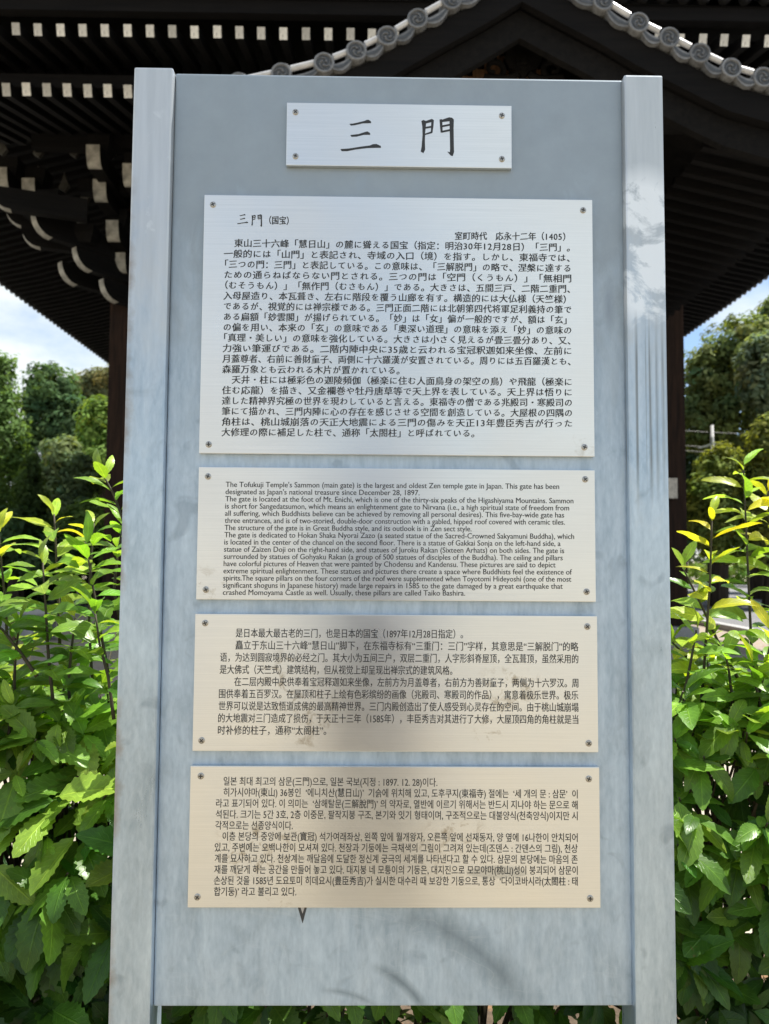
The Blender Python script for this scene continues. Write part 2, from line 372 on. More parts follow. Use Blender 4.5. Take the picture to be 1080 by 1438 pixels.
# lettering: glyph outlines become thin meshes; each row is fitted between its measured ends
def row_mesh(txt, shear=0.0, bold=0.0):
    cu = bpy.data.curves.new('row', 'FONT'); cu.body = txt; cu.resolution_u = 3
    o = bpy.data.objects.new('row', cu); me = bpy.data.meshes.new_from_object(o)
    V = np.zeros(len(me.vertices) * 3); me.vertices.foreach_get('co', V); V = V.reshape(-1, 3)
    F = [tuple(p.vertices) for p in me.polygons]
    bpy.data.objects.remove(o); bpy.data.curves.remove(cu); bpy.data.meshes.remove(me)
    return V, F
FW = 1e-4
def lettering(parent, rows, em_px, yf, kai=False, bold=0.0, extra=None, em_y=1.0):
    b = MB(); e = .00035
    for (txt, xa, xb, ya, yb) in rows:
        A, B = S(xa, ya, yf), S(xb, yb, yf); Wd = (B - A).length
        em = em_px / 1080 * (yf - CAM.y) * em_y
        if kai:                                 # brush-like face: strokes rise a little to the right, glyph by glyph
            parts = []; x = 0.0
            for ch in txt:
                adv = .56 if ch in '0123456789' else .5 if ch in '　' and 0 else 1.0
                if not ch.isspace():
                    V, F = row_mesh(ch, bold=bold)
                    if len(V):
                        V = V.copy()
                        V[:, 1] += .075 * (V[:, 0] - .5) if ord(ch) > 0x2fff else 0
                        if '\u3040' <= ch <= '\u30ff': V[:, :2] = (V[:, :2] - [.5, .38]) * .9 + [.5, .38]
                        V[:, 0] += x; parts.append((V, F))
                x += adv
            tot = x - (.55 if txt[-1] in '。、' else .12); x_first = 0.04 if txt[0] not in '「（' else .5
        else:
            V, F = row_mesh(txt, bold=bold); parts = [(V, F)]; x_first, tot = V[:, 0].min(), V[:, 0].max()
        d = (B - A).normalized(); up = Vector((0, 0, 1)); sx = Wd / (tot - x_first)
        for V, F in parts:
            P = [A + d * (float(v[0] - x_first) * sx) + up * (float(v[1] - .36) * em) for v in V]
            b.add([(p.x, yf - e, p.z) for p in P], F)
            if bold: b.add([(p.x + bold * em, yf - e - .00006, p.z + bold * .25 * em) for p in P], F)
    if extra: extra(b, yf)
    return b.build('lettering', MT['ink'], parent, fix=False)

STROKES = [  # the two brushed characters of the headline, outlined stroke by stroke
 [(320,139),(326,147),(345,145),(380,137),(417,136),(416,128),(405,121),(396,122),(388,126),(355,134),(335,138)],
 [(324,189),(329,197),(352,196),(385,188),(413,188),(412,180),(400,173),(388,176),(360,185)],
 [(280,252),(285,261),(310,261),(350,253),(400,247),(440,246),(461,246),(460,238),(440,229),(425,230),(410,236),(370,241),(320,249)],
 [(641,127),(650,122),(660,126),(662,140),(658,180),(657,220),(658,255),(650,270),(638,263),(642,240),(646,190),(645,150)],
 [(657,128),(688,117),(697,123),(692,130),(659,138)], [(686,120),(697,123),(695,150),(691,178),(683,178),(684,150)],
 [(658,153),(686,148),(686,156),(658,161)], [(657,183),(688,172),(690,180),(657,189)],
 [(722,120),(733,118),(735,140),(736,178),(727,178),(724,150)], [(729,122),(765,110),(778,112),(786,120),(775,126),(732,131)],
 [(733,146),(768,139),(768,147),(734,154)], [(734,170),(768,163),(768,171),(735,178)],
 [(766,118),(786,120),(785,160),(786,230),(787,265),(781,283),(772,280),(757,263),(768,266),(769,250),(768,190),(767,150)]]
def brush(b, yf, f, e0=.0003, strokes=None):
    for i, st in enumerate(strokes or STROKES):
        b.prism([S(*f(u, v), yf - e0 - i * .00002) for u, v in st], (0, .0002, 0))

def plate(corners, screws, dirt, seed, label, rub=()):
    q = [(S(*c).x, S(*c).z) for c in corners]
    xl, xr = (q[0][0] + q[3][0]) / 2, (q[1][0] + q[2][0]) / 2; za, zb_ = (q[0][1] + q[1][1]) / 2, (q[2][1] + q[3][1]) / 2
    o = slab('text_plate', [(xl, za), (xr, za), (xr, zb_), (xl, zb_)], 0, PY - .0006, steel('brushed_steel_plate', dirt, seed, rub), .0009)
    o['label'] = label
    for k, (px, py) in enumerate(screws):
        c = S(px, py, -.001); b = MB(); n = 16; a0 = RG.uniform(0, 1.5); R = .0053
        ring = lambda r, y: [(c.x + r * math.cos(6.28318 * i / n), y, c.z + r * math.sin(6.28318 * i / n)) for i in range(n)]
        V = ring(R, .0004) + ring(R, -.0006) + ring(R * .72, -.0016) + [(c.x, -.0020, c.z)]; F = []
        for l in range(2): F += [(l * n + i, l * n + (i + 1) % n, (l + 1) * n + (i + 1) % n, (l + 1) * n + i) for i in range(n)]
        F += [(2 * n + i, 2 * n + (i + 1) % n, 3 * n) for i in range(n)]
        b.add(V, F)
        for t in (a0, a0 + math.pi / 2):
            d = Vector((math.cos(t), 0, math.sin(t))); r = Vector((-d.z, 0, d.x))
            y = -.0022 if t == a0 else -.00225
            b.prism([Vector((c.x, y, c.z)) + d * s * R * .62 + r * k2 * R * .15 for s, k2 in ((-1, -1), (1, -1), (1, 1), (-1, 1))], (0, .0004, 0), 1)
        b.build('screw', [MT['screw'], MT['slot']], o)
    return o
p1 = plate([(402.7, 144), (718.7, 148.5), (718.5, 236), (402, 232.5)], [(415, 157), (705, 162), (415, 219), (705, 223)], (), 1, 'small headline plate with two large brushed characters')
for part in (STROKES[:3], STROKES[3:]):
    bm_ = MB(); brush(bm_, 0.0, lambda u, v: (390 + u * .3148, 130 + v * .3148), .0003, part); bm_.build('engraved_character', MT['ink'], p1)
p2 = plate([(285.6, 273), (832, 281), (835, 641.5), (281, 636.5)], [(299, 287), (819, 295), (293, 624), (821, 628)], [(821, 628, .035, .3)], 2, 'largest steel plate with nineteen rows of Japanese text')
JP = ['　東山三十六峰「慧日山」の麓に聳える国宝（指定：明治30年12月28日）「三門」。',
 '一般的には「山門」と表記され、寺域の入口（境）を指す。しかし、東福寺では、',
 '「三つの門：三門」と表記している。この意味は、「三解脱門」の略で、涅槃に達する',
 'ための通らねばならない門とされる。三つの門は「空門（くうもん）」「無相門',
 '（むそうもん）」「無作門（むさもん）」である。大きさは、五間三戸、二階二重門、',
 '入母屋造り、本瓦葺き、左右に階段を覆う山廊を有す。構造的には大仏様（天竺様）',
 'であるが、視覚的には禅宗様である。三門正面二階には北朝第四代将軍足利義持の筆で',
 'ある扁額「玅雲閣」が揚げられている。「妙」は「女」偏が一般的ですが、額は「玄」',
 'の偏を用い、本来の「玄」の意味である「奥深い道理」の意味を添え「妙」の意味の',
 '「真理・美しい」の意味を強化している。大きさは小さく見えるが畳三畳分あり、又、',
 '力強い筆運びである。二階内陣中央に35歳と云われる宝冠釈迦如来坐像、左前に',
 '月蓋尊者、右前に善財童子、両側に十六羅漢が安置されている。周りには五百羅漢とも、',
 '森羅万象とも云われる木片が置かれている。',
 '　天井・柱には極彩色の迦陵頻伽（極楽に住む人面鳥身の架空の鳥）や飛龍（極楽に',
 '住む応龍）を描き、又金襴巻や牡丹唐草等で天上界を表している。天上界は悟りに',
 '達した精神界究極の世界を現わしていると言える。東福寺の僧である兆殿司・寒殿司の',
 '筆にて描かれ、三門内陣に心の存在を感じさせる空間を創造している。大屋根の四隅の',
 '角柱は、桃山城崩落の天正大地震による三門の傷みを天正13年豊臣秀吉が行った',
 '大修理の際に補足した柱で、通称「太閤柱」と呼ばれている。']
rows = [('（国宝）', 376, 411, 309.5, 310), ('室町時代　応永十二年（1405）', 638.5, 800, 331.5, 332.5)]
for i, t in enumerate(JP):
    k = i / 18; yl = 341.5 + (607 - 341.5) * k; yr = 348 + (608.5 - 348) * k * 1.003
    xl = 314.5 + (311 - 314.5) * k; xr = 801 + (803 - 801) * k
    if i == 0: xl += 14.5; t = t[1:]
    if i == 13: xl += 13.5; t = t[1:]
    if i == 12: xr = 562
    if i == 18: xr = 667
    rows.append((t, xl, xr, yl, yl + (yr - yl) * (xr - xl) / 488))
lettering(p2, rows, 12.9, 0.0, kai=True, bold=.045, extra=lambda b, yf: brush(b, yf, lambda u, v: (333 + (u - 280) / (461 - 280) * 15.5 if u < 500 else 353 + (u - 638) / 149 * 15, 299.5 + (v - 110) / 173 * 17 + (1.5 if u > 500 else 0)), .0006))
p3 = plate([(278.5, 655.5), (834.7, 660.5), (837.5, 845), (276, 842)], [(292, 669), (822, 673), (289, 828), (824, 831)], [(290, 828, .045, .6), (395, 818, .03, .4)], 5, 'steel plate with sixteen rows of English text')
EN = [("The Tofukuji Temple's Sammon (main gate) is the largest and oldest Zen temple gate in Japan. This gate has been", 785),
 ("designated as Japan's national treasure since December 28, 1897.", 589),
 ("The gate is located at the foot of Mt. Enichi, which is one of the thirty-six peaks of the Higashiyama Mountains. Sammon", 805),
 ("is short for Sangedatsumon, which means an enlightenment gate to Nirvana (i.e., a high spiritual state of freedom from", 799),
 ("all suffering, which Buddhists believe can be achieved by removing all personal desires). This five-bay-wide gate has", 792),
 ("three entrances, and is of two-storied, double-door construction with a gabled, hipped roof covered with ceramic tiles.", 793),
 ("The structure of the gate is in Great Buddha style, and its outlook is in Zen sect style.", 662),
 ("The gate is dedicated to Hokan Shaka Nyorai Zazo (a seated statue of the Sacred-Crowned Sakyamuni Buddha), which", 806),
 ("is located in the center of the chancel on the second floor. There is a statue of Gakkai Sonja on the left-hand side, a", 787),
 ("statue of Zaizen Doji on the right-hand side, and statues of Juroku Rakan (Sixteen Arhats) on both sides. The gate is", 792),
 ("surrounded by statues of Gohyaku Rakan (a group of 500 statues of disciples of the Buddha). The ceiling and pillars", 790),
 ("have colorful pictures of Heaven that were painted by Chodensu and Kandensu. These pictures are said to depict", 780),
 ("extreme spiritual enlightenment. These statues and pictures there create a space where Buddhists feel the existence of", 803),
 ("spirits.The square pillars on the four corners of the roof were supplemented when Toyotomi Hideyoshi (one of the most", 802),
 ("significant shoguns in Japanese history) made large repairs in 1585 to the gate damaged by a great earthquake that", 790),
 ("crashed Momoyama Castle as well. Usually, these pillars are called Taiko Bashira.", 653)]
rows = []
for i, (t, xr) in enumerate(EN):
    k = i / 15; yl = 680 + (831.5 - 680) * k; yr = 683 + (833 - 683) * k; xl = 317 - 4 * k
    rows.append((t, xl, xr, yl, yl + (yr - yl) * (xr - xl) / 488))
lettering(p3, rows, 10.8, 0.0, bold=.025)
p4 = plate([(274, 861.5), (838, 865.5), (841, 1057), (270.5, 1054)], [(288, 875), (825, 880), (283, 1040), (827, 1044)],
           [(400, 950, .05, .8), (432, 1000, .06, .7), (705, 970, .05, .7), (735, 965, .04, .6), (686, 1024, .03, .8), (420, 1050, .03, .6)], 7, 'steel plate with nine rows of Chinese text')
CN = [('是日本最大最古老的三门，也是日本的国宝（1897年12月28日指定）。', 331, 650),
 ('矗立于东山三十六峰“慧日山”脚下，在东福寺标有“三重门：三门”字样，其意思是“三解脱门”的略', 330.5, 812),
 ('语，为达到圆寂境界的必经之门。其大小为五间三户，双层二重门，人字形斜脊屋顶，全瓦葺顶，虽然采用的', 309, 812),
 ('是大佛式（天竺式）建筑结构，但从视觉上却呈现出禅宗式的建筑风格。', 308.5, 635),
 ('在二层内殿中央供奉着宝冠释迦如来坐像，左前方为月盖尊者，右前方为善财童子，两侧为十六罗汉。周', 329, 812),
 ('围供奉着五百罗汉。在屋顶和柱子上绘有色彩缤纷的画像（兆殿司、寒殿司的作品），寓意着极乐世界。极乐', 307.5, 812),
 ('世界可以说是达致悟道成佛的最高精神世界。三门内殿创造出了使人感受到心灵存在的空间。由于桃山城崩塌', 307, 812),
 ('的大地震对三门造成了损伤，于天正十三年（1585年），丰臣秀吉对其进行了大修，大屋顶四角的角柱就是当', 306.5, 812),
 ('时补修的柱子，通称“太阁柱”。', 306, 458)]
rows = []
for i, (t, xl, xr) in enumerate(CN):
    k = i / 8; yl = 889 + (1025.5 - 889) * k; yr = 891.5 + (1027.5 - 891.5) * k
    rows.append((t, xl, xr, yl, yl + (yr - yl) * (xr - xl) / 500))
lettering(p4, rows, 13.6, 0.0, bold=.02)
p5 = plate([(267.5, 1074), (841.7, 1079), (843.5, 1276), (263.6, 1273.5)], [(282, 1090), (827, 1094), (277, 1260), (829, 1262)],
           [(337, 1183, .045, .9), (378, 1190, .05, .9), (345, 1210, .06, .5), (630, 1168, .04, .7), (655, 1172, .04, .7), (600, 1200, .05, .4), (390, 1270, .03, .5)], 9, 'lowest steel plate with eleven rows of Korean text', [(698, 1225, .060, .013, .55)])
KR = [('일본 최대 최고의 삼문(三門)으로, 일본 국보(지정 : 1897. 12. 28)이다.', 314, 614),
 ('히가시야마(東山) 36봉인  ‘에니치산(慧日山)’  기슭에 위치해 있고, 도후쿠지(東福寺) 절에는  ‘세 개의 문 : 삼문’  이', 314, 811),
 ('라고 표기되어 있다. 이 의미는  ‘삼해탈문(三解脫門)’ 의 약자로, 열반에 이르기 위해서는 반드시 지나야 하는 문으로 해', 303.5, 811),
 ('석된다. 크기는 5간 3호, 2층 이중문, 팔작지붕 구조, 본기와 잇기 형태이며, 구조적으로는 대불양식(천축양식)이지만 시', 303, 811),
 ('각적으로는 선종양식이다.', 302.5, 411),
 ('이층 본당의 중앙에 보관(寶冠) 석가여래좌상, 왼쪽 앞에 월개왕자, 오른쪽 앞에 선재동자, 양 옆에 16나한이 안치되어', 312.5, 811),
 ('있고, 주변에는 오백나한이 모셔져 있다. 천장과 기둥에는 극채색의 그림이 그려져 있는데(조덴스 : 간덴스의 그림), 천상', 301.5, 811),
 ('계를 묘사하고 있다. 천상계는 깨달음에 도달한 정신계 궁극의 세계를 나타낸다고 할 수 있다. 삼문의 본당에는 마음의 존', 301.5, 811),
 ('재를 깨닫게 하는 공간을 만들어 놓고 있다. 대지붕 네 모퉁이의 기둥은, 대지진으로 모모야마(桃山)성이 붕괴되어 삼문이', 301, 811),
 ('손상된 것을 1585년 도요토미 히데요시(豊臣秀吉)가 실시한 대수리 때 보강한 기둥으로, 통상  ‘다이코바시라(太閤柱 : 태', 300.5, 811),
 ('합기둥)’ 라고 불리고 있다.', 300.5, 416)]
rows = []
for i, (t, xl, xr) in enumerate(KR):
    k = i / 10; yl = 1097 + (1252 - 1097) * k; yr = 1100 + (1253 - 1100) * k
    rows.append((t, xl, xr, yl, yl + (yr - yl) * (xr - xl) / 505))
lettering(p5, rows, 13.0, 0.0, bold=.02)

# ------------------------------------------------------------------ great gate: short side towards us, eaves sweeping back on both sides
EY, EX, EZ = 8.58, 10.1, 8.76               # front eave, side eaves, underside of the eave edge
BX, BY = 4.72, 13.24                         # corner pillar centre
BACK = 46.0
gate = thing('temple_gate', 'huge dark timber temple gate with deep eaves and white painted rafter ends behind the board', 'temple gate', (0, BY, 0))
def ring_roof(b, z0, z1, zi, inset, ei):
    o = [(-EX, EY), (EX, EY), (EX, BACK), (-EX, BACK)]; n = [(-BX + .6, BY - .6), (BX - .6, BY - .6), (BX - .6, BACK - 4), (-BX + .6, BACK - 4)]
    V = [(x, y, z0) for x, y in o] + [(x, y, zi) for x, y in n]
    b.add(V, [(i, (i + 1) % 4, (i + 1) % 4 + 4, i + 4) for i in range(4)])
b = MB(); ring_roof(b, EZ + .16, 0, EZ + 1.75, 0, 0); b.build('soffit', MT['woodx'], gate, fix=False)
b = MB()
o4 = [(-EX - .12, EY - .12), (EX + .12, EY - .12), (EX + .12, BACK), (-EX - .12, BACK)]; n4 = [(-BX + .6, BY - .6), (BX - .6, BY - .6), (BX - .6, BACK - 4), (-BX + .6, BACK - 4)]
b.add([(x, y, EZ + .20) for x, y in o4] + [(x, y, EZ + .40) for x, y in o4] + [(x, y, EZ + 3.6) for x, y in n4],
      [(i, (i + 1) % 4, (i + 1) % 4 + 4, i + 4) for i in range(4)] + [(i + 4, (i + 1) % 4 + 4, (i + 1) % 4 + 8, i + 8) for i in range(4)] + [(8, 9, 10, 11)])
y = EY
while y < BACK:                              # scalloped ends of the eave tiles
    for sx in (-1, 1):
        b.tube([(sx * (EX - .25), y, EZ + .27), (sx * (EX + .20), y, EZ + .20)], .085, 8)
    y += .29
x = -EX
while x < EX:
    b.tube([(x, EY + .2, EZ + .42), (x, EY - .2, EZ + .33)], .085, 8); x += .28
b.build('tiled_roof', MT['tile'], gate, fix=True)
b = MB()                                     # eave battens
b.box((-EX + .1, EY + .02, EZ - .02), (EX - .1, EY + .16, EZ + .19)); b.box((-EX + .1, EY + .161, EZ - .02), (-EX + .25, BACK - .1, EZ + .19)); b.box((EX - .25, EY + .161, EZ - .02), (EX - .1, BACK - .1, EZ + .19))
b.build('eave_batten', MT['woodx'], gate)
# front rafters with white ends; x from the measured spacing
pF0, pF1 = at(22, 43.5, 9.95), at(1048, 54.5, 9.95); pB0 = at(9, 123.5, 10.6); pB1 = at(180, 130, 10.6)
zF = (pF0.z + pF1.z) / 2; zB = (pB0.z + pB1.z) / 2
fl = MB(); fl.bar((0, 0, 0), (0, 1.5, .42), .105, .15, 0, endmi=1); flo = None
stepF = (pF1.x - pF0.x) / 33.0; x = pF0.x - 9 * stepF
for k in range(50):
    loc = (x + k * stepF + random.uniform(-.006, .006), pF0.y, zF + random.uniform(-.006, .006))
    if flo is None: flo = fl.build('rafter', [MT['wood'], MT['whitewash']], gate); flo.matrix_parent_inverse = Matrix.Identity(4)
    if k == 0: flo.location = Vector(loc) - gate.location; o = flo
    else: o = copy_part(flo, gate, Vector(loc) - gate.location)
ba = MB(); ba.bar((0, 0, 0), (0, 3.0, .92), .115, .17, 0, endmi=1); bao = None
stepB = (pB1.x - pB0.x) / 6.0; x = pB0.x - 9 * stepB
for k in range(48):
    loc = (x + k * stepB + random.uniform(-.006, .006), pB0.y, zB + random.uniform(-.006, .006))
    if bao is None:
        bao = ba.build('base_rafter', [MT['wood'], MT['whitewash']], gate); bao.matrix_parent_inverse = Matrix.Identity(4); bao.location = Vector(loc) - gate.location
    else: copy_part(bao, gate, Vector(loc) - gate.location)
b = MB(); b.box((-EX + 1, pB0.y + .10, zB + .10), (EX - 1, pB0.y + .26, zB + .30)); b.build('rafter_plate', MT['woodx'], gate)
b = MB(); y = EY + 1.0
while y < BACK - 1:
    for s in (-1, 1):
        b.bar((s * (EX - .3), y, EZ - .06), (s * (EX - 2.0), y, EZ + .28), .11, .15)
        b.bar((s * (EX - 1.3), y + .004, EZ + .02), (s * (BX + .2), y + .004, EZ + 1.05), .12, .17)
    y += .30
o = b.build('side_rafter', MT['woodx'], gate); o['kind'] = 'stuff'
# pillars, tie beams, wall
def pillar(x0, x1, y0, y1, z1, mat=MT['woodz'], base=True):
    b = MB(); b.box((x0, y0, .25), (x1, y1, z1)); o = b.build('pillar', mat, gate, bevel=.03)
    b = MB(); b.box((x0 - .14, y0 - .14, 0), (x1 + .14, y1 + .14, .252)); b.build('plinth', MT['granite'], o, bevel=.02)
    return o
lx0 = at(149.5, 600, 14.5).x; rx1 = at(963, 600, 14.5).x
pillar(lx0, lx0 + .74, BY, BY + .74, 8.6)
pillar(rx1 - .62, rx1, BY, BY + .62, 8.6)
for yy in (20, 27, 34):
    pillar(lx0, lx0 + .74, yy, yy + .74, 8.6); pillar(rx1 - .62, rx1, yy, yy + .62, 8.6)
b = MB(); b.box((lx0 + .30, BY + .26, .0), (rx1 - .28, BY + .44, 8.4)); b.box((lx0 + .30, BY + .45, .0), (lx0 + .46, 38, 8.4)); b.box((rx1 - .44, BY + .45, .0), (rx1 - .28, 38, 8.4))
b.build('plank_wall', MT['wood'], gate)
# white beam ends on the pillars
for (px0, px1, py0, py1, D) in ((166, 182, 402, 420, 14.3), (928, 943, 361, 385, 14.3), (930, 951.5, 671, 700, 14.3)):
    a, c = at(px0, py1, D), at(px1, py0, D); b = MB()
    b.box((a.x, a.y, a.z), (c.x, BY + .3, c.z)); 
    b.M[2] = 1; b.M[3] = 1
    b.build('tie_beam_end', [MT['woodz'], MT['whitewash']], gate, bevel=.004)
b = MB(); b.box((lx0 + .742, BY + .1, at(160, 420, 14.4).z), (rx1 - .622, BY + .255, at(160, 385, 14.4).z)); b.build('tie_beam', MT['wood'], gate)
# bracket arms: square timbers with a curved, whitewashed lower end
def arm_mesh(L_, wd, h, run):
    # points to -Y; curved end face swings from the top of the tip down and back
    b = MB(); prof = []
    for k in range(8):
        t = k / 7; prof.append((-L_ + h * run * (1 - math.cos(t * 1.4)) / (1 - math.cos(1.4)), h * (1 - math.sin(t * 1.571) ** 1.0)))
    n = len(prof)
    for sx in (-1, 1): b.V += [(sx * wd / 2, y, z) for y, z in prof] + [(sx * wd / 2, 0, 0), (sx * wd / 2, 0, h)]
    m = n + 2
    for k in range(n - 1): b.F.append((k, k + 1, m + k + 1, m + k)); b.M.append(1)
    b.F += [tuple(range(m)), tuple(reversed(range(m, 2 * m))), (n - 1, n, m + n, m + n - 1), (n + 1, 0, m, m + n + 1), (n, n + 1, m + n + 1, m + n)]; b.M += [0] * 5
    return b.build('bracket_arm', [MT['wood'], MT['bracketwash']], gate)
def block_mesh(s):
    b = MB(); t = s / 2; u = s * .30; h = s * .85
    b.hexa([(-u, -u, 0), (u, -u, 0), (u, u, 0), (-u, u, 0), (-t, -t, h * .5), (t, -t, h * .5), (t, t, h * .5), (-t, t, h * .5)])
    b.hexa([(-t, -t, h * .5), (t, -t, h * .5), (t, t, h * .5), (-t, t, h * .5), (-t, -t, h), (t, -t, h), (t, t, h), (-t, t, h)])
    return b.build('bearing_block', [MT['wood'], MT['dimwash']], gate)
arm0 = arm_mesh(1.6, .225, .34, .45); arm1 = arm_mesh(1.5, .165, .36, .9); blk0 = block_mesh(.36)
for o in (arm0, arm1, blk0): o.matrix_parent_inverse = Matrix.Identity(4)
first = {}
def put(o, loc, rz=0.0, sc=(1, 1, 1)):
    if o.name not in first: c = o; first[o.name] = 1
    else: c = o.copy(); COL.objects.link(c); c.parent = gate
    c.location = Vector(loc) - gate.location; c.rotation_euler = (0, 0, rz); c.scale = sc
ARMS = [(167, 367, 14.0), (157, 322, 13.5), (139, 265, 13.0), (130, 217, 12.4), (39, 263, 13.2), (0, 248, 13.0), (181, 243, 12.6)]
for (px, py, D) in ARMS:                        # arms stepping out towards us
    p = at(px, py, D); put(arm0, (p.x, p.y + 1.6, p.z - .17)); put(blk0, (p.x + .01, p.y + .40, p.z + .17))
for (px, py, D) in ((46, 298, 12.9), (104, 347, 13.5), (-14, 262, 12.4), (142, 392, 13.9), (30, 318, 13.6), (84, 368, 14.1), (8, 290, 14.4)):   # arms stepping out sideways at the corner
    p = at(px, py, D); rz_ = -.72 if py > 292 and px > 40 else -1.25
    put(arm1, (p.x - math.sin(rz_) * 1.5, p.y + math.cos(rz_) * 1.5, p.z - .36), rz_)
for (px, py, D) in ((62, 297, 12.9), (112, 343, 13.5)):
    p = at(px, py, D); put(blk0, (p.x + .1, p.y + .05, p.z + .02))
for (px, py) in ((52, 246), (155, 247), (169, 302), (104, 208), (155, 208), (53, 208), (2, 205), (89, 256), (120, 270), (171, 268), (112, 312)):   # pale spade shaped strut blocks in the depth
    p = at(px, py, 13.9); b = MB()
    b.prism([p + Vector((dx, 0, dz)) for dx, dz in ((-.09, -.10), (.02, -.17), (.10, -.06), (.05, .05), (.01, .19), (-.03, .05))], (0, .08, 0))
    b.build('strut_block', MT['dimwash'], gate)
for s, X0 in ((-1, lx0 + .3), (1, rx1 - .3)):    # arms stepping out along the flank
    for j, yy in enumerate((BY + 3.6, BY + 7.2, BY + 10.8, BY + 14.4)):
        for k in range(4):
            zz = 6.75 + k * .52; out = .45 + k * .5
            put(arm1, (X0 + s * (out - 1.4), yy, zz), -math.pi / 2 if s < 0 else math.pi / 2)
            put(blk0, (X0 + s * (out - .40), yy, zz + .44))
for k in range(4):                              # arms along the front wall
    for x in (-1.6, 1.6):
        put(arm0, (x, BY - .1 - .55 * k + 1.0, 6.9 + k * .52)); put(blk0, (x, BY - .1 - .55 * k, 7.24 + k * .52))
b = MB()
for k in range(3): b.box((-BX - .6 * k, BY - .55 - .55 * k, 7.45 + .52 * k), (BX + .6 * k, BY - .35 - .55 * k, 7.70 + .52 * k))
b.build('bracket_beam', MT['woodx'], gate)
b = MB(); b.box((lx0 - .1, BY - .25, 8.3), (rx1 + .1, 38, 8.5)); b.build('ceiling_beam', MT['woodx'], gate)

# ------------------------------------------------------------------ stair house with the tiled gable
GD = 6.5; GY = GD - 1.26; CX = at(735, 60, GD).x
house = thing('stair_house', 'tile roofed stair house whose gable of round grey tiles rises above the board', 'building', (CX, GY, 0))
capsL = [(395, 103), (455, 88.5), (500.5, 71.5), (544, 51), (586.5, 26.5), (634, 0), (683, -27)]
capsR = [(792, -27), (847, 2), (897, 32), (940, 53), (983, 75), (1027, 96), (1072, 109)]
# continue the curve past the frame
def prof(side):
    pts = [at(px, py, GD) for px, py in (capsL if side < 0 else capsR[::-1])]   # outermost first
    d = pts[0] - pts[1]; ext = []
    p = pts[0].copy(); st = d.copy()
    for k in range(2 if side < 0 else 4):
        st = Vector((st.x, 0, st.z * .93)); p = p + st; ext.append(p.copy())
    return ext[::-1] + pts
PL, PR = prof(-1), prof(1)
apex = Vector((CX, GY, max(PL[-1].z, PR[-1].z) + .20))
depth = 7.2
def roof_curve(off): return [p + Vector((0, 0, off)) for p in PL] + [apex + Vector((0, 0, off))] + [p + Vector((0, 0, off)) for p in PR[::-1]]
b = MB(); top = roof_curve(.02); bot = roof_curve(-.11)
for k in range(len(top) - 1):
    q = [bot[k], bot[k + 1], bot[k + 1] + Vector((0, depth, 0)), bot[k] + Vector((0, depth, 0)), top[k], top[k + 1], top[k + 1] + Vector((0, depth, 0)), top[k] + Vector((0, depth, 0))]
    b.hexa([v + Vector((0, .10, 0)) for v in q])
for s in (0, -1):                              # eave tile ends down both sides
    e = top[s]; y = GY + .2
    while y < GY + depth:
        b.tube([e + Vector((.25 * (1 if s == 0 else -1), y - GY, .0)), e + Vector((-.10 * (1 if s == 0 else -1), y - GY, -.08))], .075, 8); y += .26
b.build('tiled_roof', MT['tile'], house, fix=True)
b = MB()
for k in range(len(bot) - 1):
    q = [v + Vector((0, y, z)) for v, y, z in ((bot[k], .14, -.05), (bot[k + 1], .14, -.05), (bot[k + 1], depth, -.05), (bot[k], depth, -.05), (bot[k], .14, -.004), (bot[k + 1], .14, -.004), (bot[k + 1], depth, -.004), (bot[k], depth, -.004))]
    b.hexa(q)
b.build('roof_boarding', MT['woodx'], house)
b = MB(); b.tube([apex + Vector((0, .0, .12)), apex + Vector((0, depth, .12))], .2, 12); b.build('ridge', MT['tile'], house)
def cap_mesh():                                # disc with a raised rim and a three-comma swirl
    b = MB(); n = 28; R = .092
    def ring(r, y): return [(r * math.cos(6.28318 * i / n), y, r * math.sin(6.28318 * i / n)) for i in range(n)]
    prof_ = [(R, .35), (R, -.008), (R * .95, -.016), (R * .80, -.016), (R * .74, -.002)]
    V = [v for r, y in prof_ for v in ring(r, y)]; F = []
    for l in range(len(prof_) - 1): F += [(l * n + i, l * n + (i + 1) % n, (l + 1) * n + (i + 1) % n, (l + 1) * n + i) for i in range(n)]
    b.add(V, F); b.add(ring(R * .74, -.002), [tuple(range(n))], 1)
    for k in range(3):
        a0 = k * 2.0944; pts = []; rr = []
        for j in range(9):
            t = j / 8; pts.append(((R * (.20 + .45 * t)) * math.cos(a0 + 2.5 * t), -.006, (R * (.20 + .45 * t)) * math.sin(a0 + 2.5 * t))); rr.append(R * (.11 * (1 - t) + .02))
        b.tube(pts, rr, 6, 2)
    return b.build('tile_cap', [MT['tile'], MT['tile_dk'], MT['tile_md']], house, smooth=False)
cap0 = cap_mesh(); cap0.matrix_parent_inverse = Matrix.Identity(4)
usedc = False
for P in (PL, PR):
    for p in P:
        loc = p - house.location + Vector((0, 0, 0))
        if not usedc: cap0.location = loc; usedc = True; c = cap0
        else: c = copy_part(cap0, house, loc)
        c.rotation_euler = (random.uniform(-.05, .05), random.uniform(0, 6.28), random.uniform(-.06, .06))
